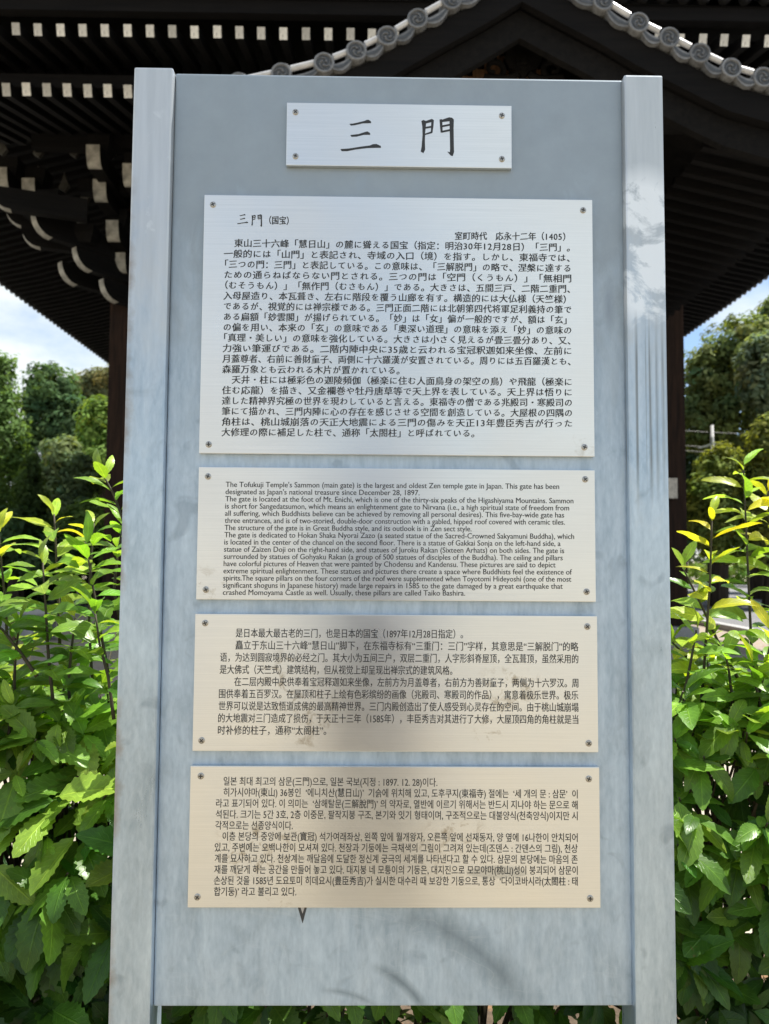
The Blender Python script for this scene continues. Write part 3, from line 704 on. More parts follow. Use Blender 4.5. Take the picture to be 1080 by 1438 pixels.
for P, s in ((PL, -1), (PR, 1)):               # sunlit upper edges, painted pale, and hanging crescent tiles between the caps
    for a, c in zip(P[:-1], P[1:]):
        b = MB(); d = (c - a).normalized()
        b.tube([a + d * .085 + Vector((0, .02, .035)), c - d * .085 + Vector((0, .02, .035))], .026, 10); b.build('edge_tile', MT['tile_lt'], house, smooth=False)
        b = MB(); lo, hi = (a, c)
        m0, m1 = lo + d * .03, hi - d * .03; nrm = Vector((d.z * (1 if s > 0 else -1) * -1, 0, d.x)); nrm = Vector((-d.z, 0, d.x))
        if nrm.z > 0: nrm = -nrm
        outer, inner = [], []
        for k in range(9):
            t = k / 8; base = m0.lerp(m1, t); sag = math.sin(math.pi * (t ** (.8)))
            outer.append(base + nrm * (.035 + .085 * sag)); inner.append(base + nrm * (.02 + .028 * sag))
        b.prism(outer + inner[::-1], (0, .25, 0), 0)
        mid = [o_.lerp(i_, .30) + Vector((0, -.004, 0)) for o_, i_ in zip(outer, inner)][1:-1]; mid2 = [o_.lerp(i_, .72) + Vector((0, -.004, 0)) for o_, i_ in zip(outer, inner)][1:-1]
        b.prism(mid + mid2[::-1], (0, .003, 0), 1)
        b.build('crescent_tile', [MT['tile'], MT['tile_dk']], house)
# barge boards, gable wall, carved pendant
def barge(off0, off1, y0, y1, name, mat):
    for P in (PL, PR):
        b = MB(); C = [*P, apex]
        for a, c in zip(C[:-1], C[1:]):
            q = [a + Vector((0, 0, off1)), c + Vector((0, 0, off1)), c + Vector((0, 0, off0)), a + Vector((0, 0, off0))]
            b.prism([Vector((v.x, y0, v.z)) for v in q], (0, y1 - y0, 0))
        b.build(name, mat, house)
barge(-.115, -.36, GY + .05, GY + .13, 'barge_board', MT['woodx'])
barge(-.361, -.62, GY + .16, GY + .24, 'inner_barge_board', MT['wood'])
b = MB(); wy = GY + .75; zlow = at(735, 175, GD + .75).z
n = 26
for k in range(n):
    x0 = CX - 1.5 + 3.0 * k / n; x1 = CX - 1.5 + 3.0 * (k + 1) / n - .006
    zt_ = apex.z - .35 - abs((x0 + x1) / 2 - CX) * .60
    if zt_ > zlow: b.box((x0, wy + random.uniform(0, .012), zlow), (x1, wy + .05, zt_))
b.build('gable_wall', MT['brown'], house)
def zc(px, py): return at(px, py, GD + .55)
b = MB()                                       # carved pendant: leaf-shaped centre with rosette and two scrolls
c = zc(735, 90)
poly = [(717, 62), (735, 45), (753, 62), (762, 80), (754, 96), (742, 100), (735, 112), (728, 100), (716, 96), (708, 80)]
b.prism([zc(*p) for p in poly], (0, .07, 0))
for k in range(6):
    a_ = k * 1.0472 + .5; b.tube([c + Vector((.045 * math.cos(a_), -.01, .045 * math.sin(a_))), c + Vector((.045 * math.cos(a_), -.035, .045 * math.sin(a_)))], .03, 8)
b.tube([c + Vector((0, 0, 0)), c + Vector((0, -.05, 0))], .03, 10)
for s in (-1, 1):
    cc = zc(735 + s * 42, 97); pts = []; rr = []
    for j in range(22):
        t = j / 21; a_ = 3.9 + t * 7.5; r = .125 * (1 - .82 * t); pts.append(cc + Vector((s * r * math.cos(a_) * -1, 0, r * math.sin(a_)))); rr.append(.036 * (1 - .5 * t))
    b.tube(pts, rr, 8)
    b.tube([pts[0], zc(735 + s * 22, 112), zc(735 + s * 8, 104)], [.036, .04, .03], 8)
b.build('gable_pendant', MT['wood'], house)
zbeam = at(735, 135, GD + .6).z
b = MB(); b.box((CX - 2.2, GY + .5, zbeam - .28), (CX + 2.2, GY + .74, zbeam)); b.build('gable_beam', MT['woodx'], house, bevel=.01)
b = MB(); x = CX - 1.22
for k in range(8): b.box((x, GY + .9, 0.3), (x + .30, GY + .96, zbeam)); x += .305
b.box((CX - 1.25, GY + .961, .3), (CX - 1.17, GY + depth, zbeam)); b.box((CX + 1.17, GY + .961, .3), (CX + 1.25, GY + depth, zbeam))
b.build('plank_wall', MT['wood'], house)
for s in (-1, 1):
    b = MB(); b.box((CX + s * 1.28 - .12, GY + .78, .25), (CX + s * 1.28 + .12, GY + 1.02, zbeam + .3)); o = b.build('pillar', MT['woodz'], house, bevel=.01)
    b = MB(); b.box((CX + s * 1.28 - .2, GY + .7, 0), (CX + s * 1.28 + .2, GY + 1.1, .252)); b.build('plinth', MT['granite'], o)
b = MB(); y = GY + .6
while y < GY + depth - .2:
    for P, s in ((PL, -1), (PR, 1)):
        e = P[0] + Vector((0, 0, -.33)); i_ = P[5] + Vector((0, 0, -.36))
        b.bar((e.x - s * .1, y, e.z + .02), (i_.x, y, i_.z), .075, .09)
    y += .24
o = b.build('rafter', MT['woodx'], house); o['kind'] = 'stuff'

# ------------------------------------------------------------------ leaves, shrubs
def leaf_template(serr=.0, nu=13, ell=1.0):
    us = np.linspace(0, 1, nu); prof_ = np.where(us < .10, .035, np.power(np.clip((us - .06) / .94, 0, 1), .75) * np.power(1 - us, .80))
    prof_ = prof_ / prof_.max()
    prof_[us < .10] = .04; prof_[-1] = 0.0
    s = 1 + serr * (np.arange(nu) % 2 * 2 - 1); prof_ = prof_ * np.where((us > .12) & (us < .97), s, 1)
    return us, prof_
def leaves(name, P, D, Nn, Ls, Ws, C, mat, parent, droop=.25, fold=.25, serr=0.06, nu=13, wave=.0):
    P, D, Nn, Ls, Ws, C = map(np.asarray, (P, D, Nn, Ls, Ws, C)); n = len(P)
    D = D / np.linalg.norm(D, axis=1, keepdims=True); Nn = Nn - (Nn * D).sum(1, keepdims=True) * D
    Nn = Nn / np.maximum(np.linalg.norm(Nn, axis=1, keepdims=True), 1e-6); Rr = np.cross(D, Nn)
    us, pr = leaf_template(serr, nu); vs = np.array([-1., 0., 1.])
    U, Vv = np.meshgrid(us, vs, indexing='ij'); Wp = pr[:, None] * np.ones(3)
    dr = droop * RG.uniform(.2, 1.6, n); fo = fold * RG.uniform(.1, 1.5, n); tw = RG.normal(0, .22, n)
    ph = RG.uniform(0, 6.28, n)
    x = U[None] * Ls[:, None, None]
    lat = Vv[None] * Wp[None] * Ws[:, None, None]
    h = fo[:, None, None] * np.abs(lat) - dr[:, None, None] * Ls[:, None, None] * U[None] ** 2 + tw[:, None, None] * U[None] * lat
    h = h + wave * Ws[:, None, None] * Wp[None] * np.abs(Vv[None]) * np.sin(U[None] * 9 + ph[:, None, None] + Vv[None])
    x = x - .45 * dr[:, None, None] ** 2 * Ls[:, None, None] * U[None] ** 3
    co = P[:, None, None, :] + x[..., None] * D[:, None, None, :] + lat[..., None] * Rr[:, None, None, :] + h[..., None] * Nn[:, None, None, :]
    m = nu * 3; co = co.reshape(-1, 3)
    q = []
    for i in range(nu - 1):
        for j in range(2): a = i * 3 + j; q.append((a, a + 3, a + 4, a + 1))
    q = np.array(q); Fq = (q[None] + (np.arange(n) * m)[:, None, None]).reshape(-1, 4)
    me = bpy.data.meshes.new(name); me.vertices.add(len(co)); me.vertices.foreach_set('co', co.ravel())
    nf = len(Fq); me.loops.add(nf * 4); me.loops.foreach_set('vertex_index', Fq.ravel().astype(np.int32))
    me.polygons.add(nf); me.polygons.foreach_set('loop_start', np.arange(nf, dtype=np.int32) * 4); me.polygons.foreach_set('loop_total', np.full(nf, 4, np.int32))
    me.polygons.foreach_set('use_smooth', np.ones(nf, bool))
    uvv = np.stack([U, (Vv + 1) / 2], -1).reshape(-1, 2); uvv = np.tile(uvv, (n, 1))
    uvl = me.uv_layers.new(name='UVMap'); uvl.data.foreach_set('uv', uvv[Fq.ravel()].ravel())
    ca = me.attributes.new('leafcol', 'FLOAT_COLOR', 'POINT')
    cc = np.concatenate([np.repeat(C, m, axis=0), np.ones((n * m, 1))], 1); ca.data.foreach_set('color', cc.ravel().astype(np.float32))
    me.materials.append(mat); me.update(calc_edges=True); me.validate()
    return link(bpy.data.objects.new(name, me), parent)
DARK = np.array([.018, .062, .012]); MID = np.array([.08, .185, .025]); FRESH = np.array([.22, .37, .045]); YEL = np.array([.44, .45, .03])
def leafcol(t):                                # 0 old dark leaf .. 1 young yellow leaf, raised on bushes where sun falls
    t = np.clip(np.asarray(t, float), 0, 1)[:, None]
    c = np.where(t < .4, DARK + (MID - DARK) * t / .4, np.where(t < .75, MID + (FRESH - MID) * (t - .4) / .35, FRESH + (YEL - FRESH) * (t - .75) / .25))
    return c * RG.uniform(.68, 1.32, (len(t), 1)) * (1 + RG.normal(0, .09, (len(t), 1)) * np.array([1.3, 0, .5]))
def unit(v): v = np.asarray(v, float); return v / max(1e-9, np.linalg.norm(v))
def bush(name, label, x0, x1, y0, y1, ztop, n_front, n_top, n_in, leafL, wide, serr, group='broad leaved shrubs planted behind the board'):
    root = thing(name, label, 'shrub', ((x0 + x1) / 2, (y0 + y1) / 2, 0), group)
    P, D, Nn, Ls, Ws, T = [], [], [], [], [], []
    st = MB(); cx, cy = (x0 + x1) / 2, (y0 + y1) / 2
    def cluster(tip, out, k, t0, droopy):
        out = unit(out); ref = unit(np.cross(out, [.2, .3, 1])); r2 = np.cross(out, ref); a0 = RG.uniform(0, 6.28)
        for j in range(k):
            a = a0 + j * 2.4 + RG.normal(0, .25); rad = ref * math.cos(a) + r2 * math.sin(a)
            spread = RG.uniform(.55, 1.25); d = unit(out * RG.uniform(.15, .7) + rad * spread + np.array([0, 0, -droopy * RG.uniform(.3, 1.3)]))
            nn = unit(out * RG.uniform(.4, 1.) + np.array([0, 0, RG.uniform(.3, 1.0)]) + RG.normal(0, .18, 3))
            P.append(tip - out * RG.uniform(0, .035)); D.append(d); Nn.append(nn)
            Lf = leafL * RG.uniform(.5, 1.2); Ls.append(Lf); Ws.append(Lf * wide * RG.uniform(.85, 1.15)); T.append(t0 + RG.normal(0, .10))
    for i in range(n_front):
        f = i % 5
        z = ztop * (1 - RG.uniform(0, .82) ** 1.0); x = RG.uniform(x0, x1)
        zr = z / ztop; bul = math.exp(-((zr - .84) / .12) ** 2); side = y0 + RG.uniform(0, .09) + .07 * zr ** 6 - .10 * bul if f < 4 else y1 - RG.uniform(0, .1)
        out = np.array([RG.normal(0, .3), -1 if f < 4 else 1, .25 + .4 * zr ** 3 + .45 * bul])
        tip = np.array([x, side, z]); cluster(tip, out, RG.integers(4, 8), .12 + .52 * max(0, z / ztop - .55) / .45, .55)  # leaf colour lightens upward, the sunlit band put into it
        if i % 2 == 0: st.tube([(cx + (x - cx) * .6, cy, max(.05, z - .35)), (cx + (x - cx) * .85, cy + (side - cy) * .6, z - .10), tuple(tip)], [.0045, .003, .0018], 5)
    for i in range(n_top):
        x, y = RG.uniform(x0, x1), RG.uniform(y0, y1); z = ztop + RG.normal(0, .045) - .06
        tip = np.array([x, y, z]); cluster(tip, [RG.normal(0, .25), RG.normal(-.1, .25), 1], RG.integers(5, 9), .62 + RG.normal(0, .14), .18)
        st.tube([(x + RG.normal(0, .05), y + (cy - y) * .8, z - .4), (x, y + (cy - y) * .35, z - .17), tuple(tip)], [.004, .003, .0018], 5)
    for i in range(n_in):
        tip = np.array([RG.uniform(x0, x1), RG.uniform(y0 + .12, y1 - .05), RG.uniform(.15, ztop - .08)])
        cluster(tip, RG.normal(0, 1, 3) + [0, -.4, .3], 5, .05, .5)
    for i in range(9):
        bx = cx + RG.normal(0, .05); tx = RG.uniform(x0, x1)
        st.tube([(bx, cy + RG.normal(0, .05), 0), (bx * .6 + tx * .4, cy, ztop * .35), (tx, cy + RG.normal(0, .1), ztop * .8)], [.013, .008, .004], 6)
    st.build('branchwork', MT['stem'], root, fix=False)
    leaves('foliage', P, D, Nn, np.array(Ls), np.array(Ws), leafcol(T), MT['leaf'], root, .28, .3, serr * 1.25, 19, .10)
    return root
def shoot(root, pts, D0, top_t, n, leafL, wide=.18, r=.0045, droop=.42, skip=.14, yj=0.0):
    """a leader measured as image points at one depth, leaves set spirally along its upper part"""
    n = int(n * 1.4); Q = [np.array(at(px, py, D0 + yj * k)) for k, (px, py) in enumerate(pts)]
    st = MB(); sm = [Q[0]]
    for a, c in zip(Q[:-1], Q[1:]):
        for k in range(1, 4): sm.append(a + (c - a) * k / 3)
    rr = np.linspace(r * .85, r * .4, len(sm)); st.tube([tuple(q) for q in sm], list(rr), 6)
    o = st.build('shoot', MT['stem'], root, smooth=True, fix=False)
    seg = np.cumsum([0] + [np.linalg.norm(c - a) for a, c in zip(sm[:-1], sm[1:])]); tot = seg[-1]
    P, D, Nn, Ls, Ws, T = [], [], [], [], [], []; a0 = RG.uniform(0, 6.28)
    for j in range(n):
        t = skip + (1 - skip) * (j / max(1, n - 1)) ** .85; s = t * tot; i = min(len(sm) - 2, int(np.searchsorted(seg, s, 'right') - 1)); i = max(i, 0)
        p = sm[i] + (sm[i + 1] - sm[i]) * ((s - seg[i]) / max(1e-6, seg[i + 1] - seg[i]))
        a = a0 + j * 2.39996; up = .30 + .5 * t
        d = np.array([math.cos(a), math.sin(a) * .9, up * RG.uniform(.5, 1.2)])
        if j >= n - 2: d = d * np.array([.55, .55, 1]) + np.array([0, 0, .45])
        P.append(p); D.append(d); Nn.append(np.array([RG.normal(0, .35), RG.normal(-.38, .3), 1]))
        Lf = leafL * 1.12 * RG.uniform(.7, 1.15) * (1 if j < n - 3 else .72); Ls.append(Lf); Ws.append(Lf * wide * RG.uniform(.75, 1.05)); T.append((top_t + (.10 if root is RB else .03)) * (.62 + .40 * t) + RG.normal(0, .09))
    leaves('leaf_spray', P, D, Nn, np.array(Ls), np.array(Ws), leafcol(T), MT['leaf'], o, droop, .35, .05, 15, .12)
    return o
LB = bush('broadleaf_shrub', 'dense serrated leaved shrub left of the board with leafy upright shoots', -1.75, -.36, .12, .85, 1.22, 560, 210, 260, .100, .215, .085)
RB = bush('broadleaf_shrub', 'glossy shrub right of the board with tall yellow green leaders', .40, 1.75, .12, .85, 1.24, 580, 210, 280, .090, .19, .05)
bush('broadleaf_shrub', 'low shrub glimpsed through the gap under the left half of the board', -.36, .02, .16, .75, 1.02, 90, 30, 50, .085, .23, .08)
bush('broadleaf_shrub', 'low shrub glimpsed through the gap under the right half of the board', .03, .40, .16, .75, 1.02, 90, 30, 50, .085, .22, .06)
for (pts, D0, t, n, Lf) in [
    ([(196, 800), (178, 745), (160, 695), (143, 663)], 1.50, .72, 13, .075),
    ([(84, 905), (82, 840), (79, 780), (76, 722)], 1.62, .82, 15, .078),
    ([(152, 945), (140, 880), (130, 820), (120, 760)], 1.55, .75, 15, .08),
    ([(76, 1000), (68, 920), (64, 850), (60, 790)], 1.48, .75, 15, .085),
    ([(130, 960), (125, 880), (127, 800), (132, 735)], 1.75, .70, 15, .085),
    ([(52, 950), (28, 915), (4, 885), (-25, 860)], 1.45, .68, 12, .085),
    ([(10, 900), (8, 850), (3, 800), (-2, 745)], 1.70, .78, 14, .085),
    ([(160, 1010), (152, 950), (140, 905), (134, 862)], 1.42, .60, 12, .085),
    ([(100, 1010), (96, 960), (100, 915), (106, 868)], 1.50, .62, 12, .085),
    ([(25, 1010), (20, 960), (22, 915), (28, 872)], 1.50, .66, 12, .085),
    ([(168, 870), (160, 830), (165, 780), (172, 738)], 1.85, .62, 12, .085)]:
    shoot(LB, pts, D0, t, n, Lf)
for (pts, D0, t, n, Lf) in [
    ([(983, 1010), (990, 920), (997, 820), (1000, 722)], 1.55, 1.0, 14, .078),
    ([(1058, 965), (1054, 880), (1049, 770), (1044, 655)], 1.70, .80, 22, .082),
    ([(1046, 970), (1010, 905), (985, 850), (958, 795)], 1.62, .62, 12, .075),
    ([(1050, 1010), (1066, 975), (1076, 930), (1088, 880)], 1.50, .72, 11, .085),
    ([(1010, 980), (985, 945), (962, 920), (944, 902)], 1.60, .70, 9, .075),
    ([(1090, 900), (1088, 820), (1082, 750), (1078, 690)], 1.75, .85, 15, .08),
    ([(958, 1010), (962, 970), (970, 930), (978, 885)], 1.50, .75, 10, .08),
    ([(1030, 1020), (1028, 980), (1024, 945), (1018, 915)], 1.50, .72, 10, .085),
    ([(1075, 1030), (1070, 1000), (1062, 965), (1058, 935)], 1.48, .75, 10, .085)]:
    shoot(RB, pts, D0, t, n, Lf)

for root, xa, xb in ((LB, -330, 172), (RB, 950, 1420)):
    for k in range(28):
        px = RG.uniform(xa, xb); tp = RG.uniform(960, 1010) if -20 < px < 1100 else RG.uniform(900, 1000); ln = RG.uniform(-18, 18)
        shoot(root, [(px, 1045), (px + ln * .3, 1010), (px + ln, tp)], RG.uniform(1.44, 1.9), RG.uniform(.5, .75), RG.integers(6, 10), .085)
    for k in range(9):
        px = RG.uniform(xa, -20) if xa < 0 else RG.uniform(1100, xb); tp = RG.uniform(690, 850); ln = RG.uniform(-25, 25)
        shoot(root, [(px, 1040), (px + ln * .4, 920), (px + ln, tp)], RG.uniform(1.5, 1.85), RG.uniform(.6, .9), 14, .085)

# ------------------------------------------------------------------ trees beyond
def leafcards(name, P, Nn, S_, C, parent, mat=None):
    P, Nn, S_, C = map(np.asarray, (P, Nn, S_, C)); n = len(P); C = np.minimum(C * 1.2 + .008, .6)
    Nn = Nn / np.linalg.norm(Nn, axis=1, keepdims=True); A = RG.normal(0, 1, (n, 3)); A -= (A * Nn).sum(1, keepdims=True) * Nn; A /= np.linalg.norm(A, axis=1, keepdims=True); B = np.cross(Nn, A)
    s = S_[:, None]; a = RG.uniform(.8, 1.3, (n, 1)); b = RG.uniform(.35, .6, (n, 1))
    co = np.stack([P - A * s * a, P + B * s * b + Nn * s * .18, P + A * s * a, P - B * s * b + Nn * s * .18], 1).reshape(-1, 3)
    F = np.arange(n * 4).reshape(-1, 4)
    me = bpy.data.meshes.new(name); me.vertices.add(n * 4); me.vertices.foreach_set('co', co.ravel()); me.loops.add(n * 4); me.loops.foreach_set('vertex_index', F.ravel().astype(np.int32))
    me.polygons.add(n); me.polygons.foreach_set('loop_start', np.arange(n, dtype=np.int32) * 4); me.polygons.foreach_set('loop_total', np.full(n, 4, np.int32))
    ca = me.attributes.new('leafcol', 'FLOAT_COLOR', 'POINT'); ca.data.foreach_set('color', np.concatenate([np.repeat(C, 4, axis=0), np.ones((n * 4, 1))], 1).ravel().astype(np.float32))
    me.materials.append(mat or MT['treeleaf']); me.update(calc_edges=True); me.validate()
    return link(bpy.data.objects.new(name, me), parent)
def crown_pts(ells, clumps, per, size, cr, col, flat=.8, var=.35):
    P, Nn, S_, C = [], [], [], []
    wts = np.array([e[3] * e[4] + e[4] * e[5] + e[3] * e[5] for e in ells]); wts = wts / wts.sum()
    for k in range(clumps):
        e = ells[RG.choice(len(ells), p=wts)]; v = RG.normal(0, 1, 3); v /= np.linalg.norm(v); rad = RG.uniform(.55, 1.02) ** .6
        c = np.array(e[:3]) + v * np.array(e[3:]) * rad; shade = RG.uniform(1 - var, 1 + var); hue = RG.normal(0, .10)
        rc = cr * RG.uniform(.6, 1.3); q = RG.normal(0, 1, (per, 3)); q /= np.linalg.norm(q, axis=1, keepdims=True); q *= RG.uniform(.2, 1, (per, 1)) ** .5 * rc; q[:, 2] *= flat
        P.append(c + q); Nn.append(q / rc + v * .5 + np.array([0, 0, .5]) + RG.normal(0, .35, (per, 3))); S_.append(size * RG.uniform(.6, 1.3, per))
        cc = np.array(col) * shade * np.array([1 + hue, 1, 1 - hue]); C.append(np.tile(cc, (per, 1)) * RG.uniform(.75, 1.25, (per, 1)))
    return np.concatenate(P), np.concatenate(Nn), np.concatenate(S_), np.concatenate(C)
def tree(name, label, base, ells, clumps, per, size, cr, col, trunk_r=.25, group='trees beyond the gate'):
    root = thing(name, label, 'tree', (base[0], base[1], 0), group)
    b = MB(); top = max(ells, key=lambda e: e[2]); low = min(e[2] - e[5] for e in ells)
    pts = [(base[0], base[1], 0), (base[0] + .1, base[1], max(.6, low)), (base[0] * .4 + top[0] * .6, base[1] * .4 + top[1] * .6, (max(.6, low) + top[2]) / 2), (top[0], top[1], top[2] + top[5] * .5)]
    b.tube(pts, [trunk_r * 1.25, trunk_r, trunk_r * .6, trunk_r * .15], 9)
    for e in ells:
        s = Vector(pts[1]).lerp(Vector(pts[2]), random.uniform(.1, .9)); t = Vector(e[:3]); mid = s.lerp(t, .5) + Vector((0, 0, -.1 * e[5]))
        b.tube([s, mid, t + Vector((0, 0, e[5] * .4))], [trunk_r * .5, trunk_r * .3, trunk_r * .08], 6)
    b.build('trunk', MT['bark'], root, fix=False)
    leafcards('crown', *crown_pts(ells, clumps, per, size, cr, col), root)
    return root
def E(px, py, D, rx, ry, ryd=None):             # crown ellipsoid from image measures at depth D (radii in image pixels)
    p = at(px, py, D); s = D / 1080; return (p.x, p.y, p.z, rx * s, (ryd or rx) * s, ry * s)
def conifer(label, px, top, D, half, col, clumps=420, per=26, group='trees beyond the gate'):
    tip = at(px, top, D); h = tip.z; R = half * D / 1080
    root = thing('conifer_tree', label, 'tree', (tip.x, tip.y, 0), group)
    b = MB(); b.tube([(tip.x, tip.y, 0), (tip.x, tip.y, h * .5), (tip.x, tip.y, h * .98)], [.28, .17, .02], 9); 
    P, Nn, S_, C = [], [], [], []
    for k in range(clumps):
        t = RG.uniform(0, 1) ** .7; z = h * (1 - t * .93); r = R * (.06 + .94 * t ** .8) * RG.uniform(.5, 1.08); a = RG.uniform(0, 6.28)
        c = np.array([tip.x + r * math.cos(a), tip.y + r * math.sin(a), z]); out = np.array([math.cos(a), math.sin(a), .9])
        n = per; q = RG.normal(0, 1, (n, 3)) * np.array([.13, .13, .24]) * (R / 1.6) * (.5 + .8 * t); q += out * (q[:, 2:3]) * .5
        sh = RG.uniform(.6, 1.4); P.append(c + q); Nn.append(out + RG.normal(0, .6, (n, 3))); S_.append(.075 * D / 26 * RG.uniform(.6, 1.5, n)); C.append(np.tile(np.array(col) * sh, (n, 1)) * RG.uniform(.7, 1.3, (n, 1)))
        if k % 6 == 0: b.tube([(tip.x, tip.y, z - .3), tuple(c)], [.04, .01], 5)
    b.build('trunk', MT['bark'], root, fix=False)
    leafcards('crown', np.concatenate(P), np.concatenate(Nn), np.concatenate(S_), np.concatenate(C), root)
G1, G2, G3, G4, G5 = (.11, .18, .045), (.05, .095, .035), (.12, .13, .06), (.13, .21, .045), (.11, .15, .07)
conifer('bright green conifer with a pointed top at the left edge', 6, 500, 26, 62, (.095, .165, .05), 620, 30)
conifer('shorter bushy conifer in front of the pointed one', -40, 560, 23, 75, (.11, .18, .05), 520, 30)
conifer('slender conifer between the pointed conifer and the dark round tree', 42, 640, 25, 46, (.10, .16, .055), 420, 28)
def tb(px, D): p = at(px, 780, D); return (p.x, p.y)
tree('broadleaf_tree', 'dark round crowned tree standing against the sky', tb(72, 45), [E(70, 545, 45, 32, 34), E(52, 590, 45, 26, 40), E(92, 600, 45, 28, 50), E(68, 650, 45, 45, 45)], 330, 60, .16, .62, G2)
tree('broadleaf_tree', 'brownish green spreading tree beside the left gate pillar', tb(150, 60), [E(130, 545, 60, 32, 22), E(165, 540, 60, 35, 25), E(140, 580, 60, 40, 30)], 230, 55, .2, .8, G3)
tree('broadleaf_tree', 'bright light green tree just left of the gate pillar', tb(142, 36), [E(142, 600, 36, 24, 40), E(150, 650, 36, 30, 45), E(128, 640, 36, 18, 25)], 200, 55, .13, .45, G4)
tree('broadleaf_tree', 'grey green rounded tree with layered clumps in the middle', tb(95, 31), [E(92, 640, 31, 22, 22), E(112, 670, 31, 24, 30), E(78, 690, 31, 28, 36), E(100, 730, 31, 45, 45)], 300, 55, .12, .42, G5)
tree('broadleaf_tree', 'low leafy tree above the stone wall', tb(130, 24), [E(130, 740, 24, 40, 40), E(160, 750, 24, 40, 40), E(90, 780, 24, 42, 30)], 260, 50, .10, .34, G1)
tree('broadleaf_tree', 'low dark bushy tree at the far left', tb(20, 22), [E(15, 760, 22, 45, 45), E(60, 785, 22, 38, 30), E(-40, 750, 22, 50, 50)], 260, 50, .10, .34, G2)
tree('camphor_tree', 'large broad olive green tree right of the gate', tb(1070, 30), [E(1005, 530, 30, 42, 52), E(1050, 500, 30, 55, 62), E(1110, 480, 30, 60, 75), E(1040, 590, 30, 70, 50), E(1120, 580, 30, 70, 60), E(985, 590, 30, 30, 45)], 620, 60, .13, .50, (.125, .16, .055), .4)
tree('broadleaf_tree', 'silvery grey green tree overlapping the large olive tree', tb(1100, 27), [E(1075, 520, 27, 35, 55), E(1100, 560, 27, 40, 60)], 220, 55, .12, .42, (.14, .18, .11))
tree('broadleaf_tree', 'dark tree behind the utility pole', tb(1000, 36), [E(975, 640, 36, 35, 40), E(1020, 660, 36, 50, 50), E(1075, 650, 36, 50, 55), E(990, 720, 36, 60, 50)], 360, 55, .14, .5, (.045, .08, .035))
tree('rounded_evergreen', 'soft yellow green rounded evergreen beneath the utility pole', tb(1008, 25), [E(1012, 665, 25, 26, 40), E(1005, 715, 25, 42, 50), E(1020, 755, 25, 45, 30)], 320, 55, .085, .34, (.17, .21, .05))
tree('rounded_evergreen', 'second soft yellow green evergreen at the right edge', tb(1082, 24), [E(1085, 640, 24, 32, 55), E(1075, 710, 24, 40, 60), E(1090, 760, 24, 45, 40)], 320, 55, .085, .34, (.15, .185, .048))
hroot = thing('hedge', 'clipped low hedge with sunlit top beyond the road', 'hedge', (18, 42.2, 0))
P, Nn, S_, C = crown_pts([(x, 42.2, .72, 1.1, .75, .72) for x in np.arange(-2, 40, 1.1)], 900, 30, .10, .35, (.12, .20, .04), .6)
leafcards('foliage', P, Nn, S_, C, hroot)
b = MB()
for x in np.arange(-2, 40, 1.1): b.tube([(x, 42.2, 0), (x + .1, 42.2, .6), (x, 42.2, 1.2)], [.05, .03, .01], 5)
b.build('branchwork', MT['bark'], hroot, fix=False)
hroot = thing('hedge', 'dark clipped hedge behind the low stone wall', 'hedge', (-14, 29.8, 0))
P, Nn, S_, C = crown_pts([(x, 29.8, .6, 1.0, .6, .62) for x in np.arange(-26, -5, 1.0)], 420, 30, .09, .32, (.07, .12, .03), .6)
leafcards('foliage', P, Nn, S_, C, hroot)
b = MB()
for x in np.arange(-26, -5, 1.0): b.tube([(x, 29.8, 0), (x + .1, 29.8, .5), (x, 29.8, 1.)], [.05, .03, .01], 5)
b.build('branchwork', MT['bark'], hroot, fix=False)
P, Nn, S_, C = crown_pts([(x, 74 + 6 * math.sin(x), 3.4 + RG.uniform(-1, 1), 5, 4, 4.5 + RG.uniform(0, 2.5)) for x in np.arange(-110, 111, 5.5)], 1700, 34, .34, 1.3, (.06, .10, .045))
o = leafcards('far_wood', P, Nn, S_, C, None); o['kind'] = 'stuff'; o['label'] = 'distant band of dark woodland closing the view'; o['category'] = 'woodland'

# low wall and fence on the left, pole and wires on the right
wall = thing('low_stone_wall', 'low grey granite block wall left of the gate', 'wall', (-10, 12.6, 0))
b = MB(); x = -19.0
while x < -5.9:
    l_ = random.uniform(.8, 1.2); b.box((x, 12.5 + random.uniform(0, .01), 0), (min(x + l_, -5.7) - .012, 12.78, .46)); x += l_
b.build('block_course', MT['granite'], wall, bevel=.008)
b = MB(); b.box((-19, 12.44, .462), (-5.7, 12.84, .56)); b.build('coping', MT['granite'], wall, bevel=.01)
for x in (-6.35, -8.3, -10.2, -12.1):
    b = MB(); b.box((x, 12.36, 0), (x + .10, 12.435, .46)); b.build('wooden_stake', MT['fence'], wall, bevel=.006)
fr = thing('picket_fence', 'brown wooden picket fence at the far left behind the path', 'fence', (-17, 26, 0))
for x in np.arange(-22, -10, 2.0):
    b = MB(); b.box((x, 26, 0), (x + .12, 26.12, 1.1)); b.build('post', MT['fence'], fr)
b = MB()
for x in np.arange(-22, -10.2, .16): b.box((x, 25.95, .12), (x + .09, 25.985, 1.0))
b.build('picket_panel', MT['fence'], fr)
b = MB(); b.box((-22, 25.986, .3), (-10, 26.0, .4)); b.box((-22, 25.986, .8), (-10, 26.0, .9)); b.build('rail', MT['fence'], fr)
pt, D = at(1000, 597, 25.7), 25.7
pole = thing('utility_pole', 'slim pale utility pole with a crossarm among the trees on the right', 'utility pole', (pt.x, pt.y, 0))
b = MB(); b.tube([(pt.x, pt.y, 0), (pt.x, pt.y, pt.z)], [.10, .05], 10); b.build('shaft', MT['concrete'], pole, smooth=True)
c0 = at(991, 626, 25.6); b = MB(); b.bar((c0.x - .25, pt.y - .10, c0.z - .08), (c0.x + .35, pt.y - .10, c0.z + .10), .06, .06); b.build('crossarm', MT['concrete'], pole)
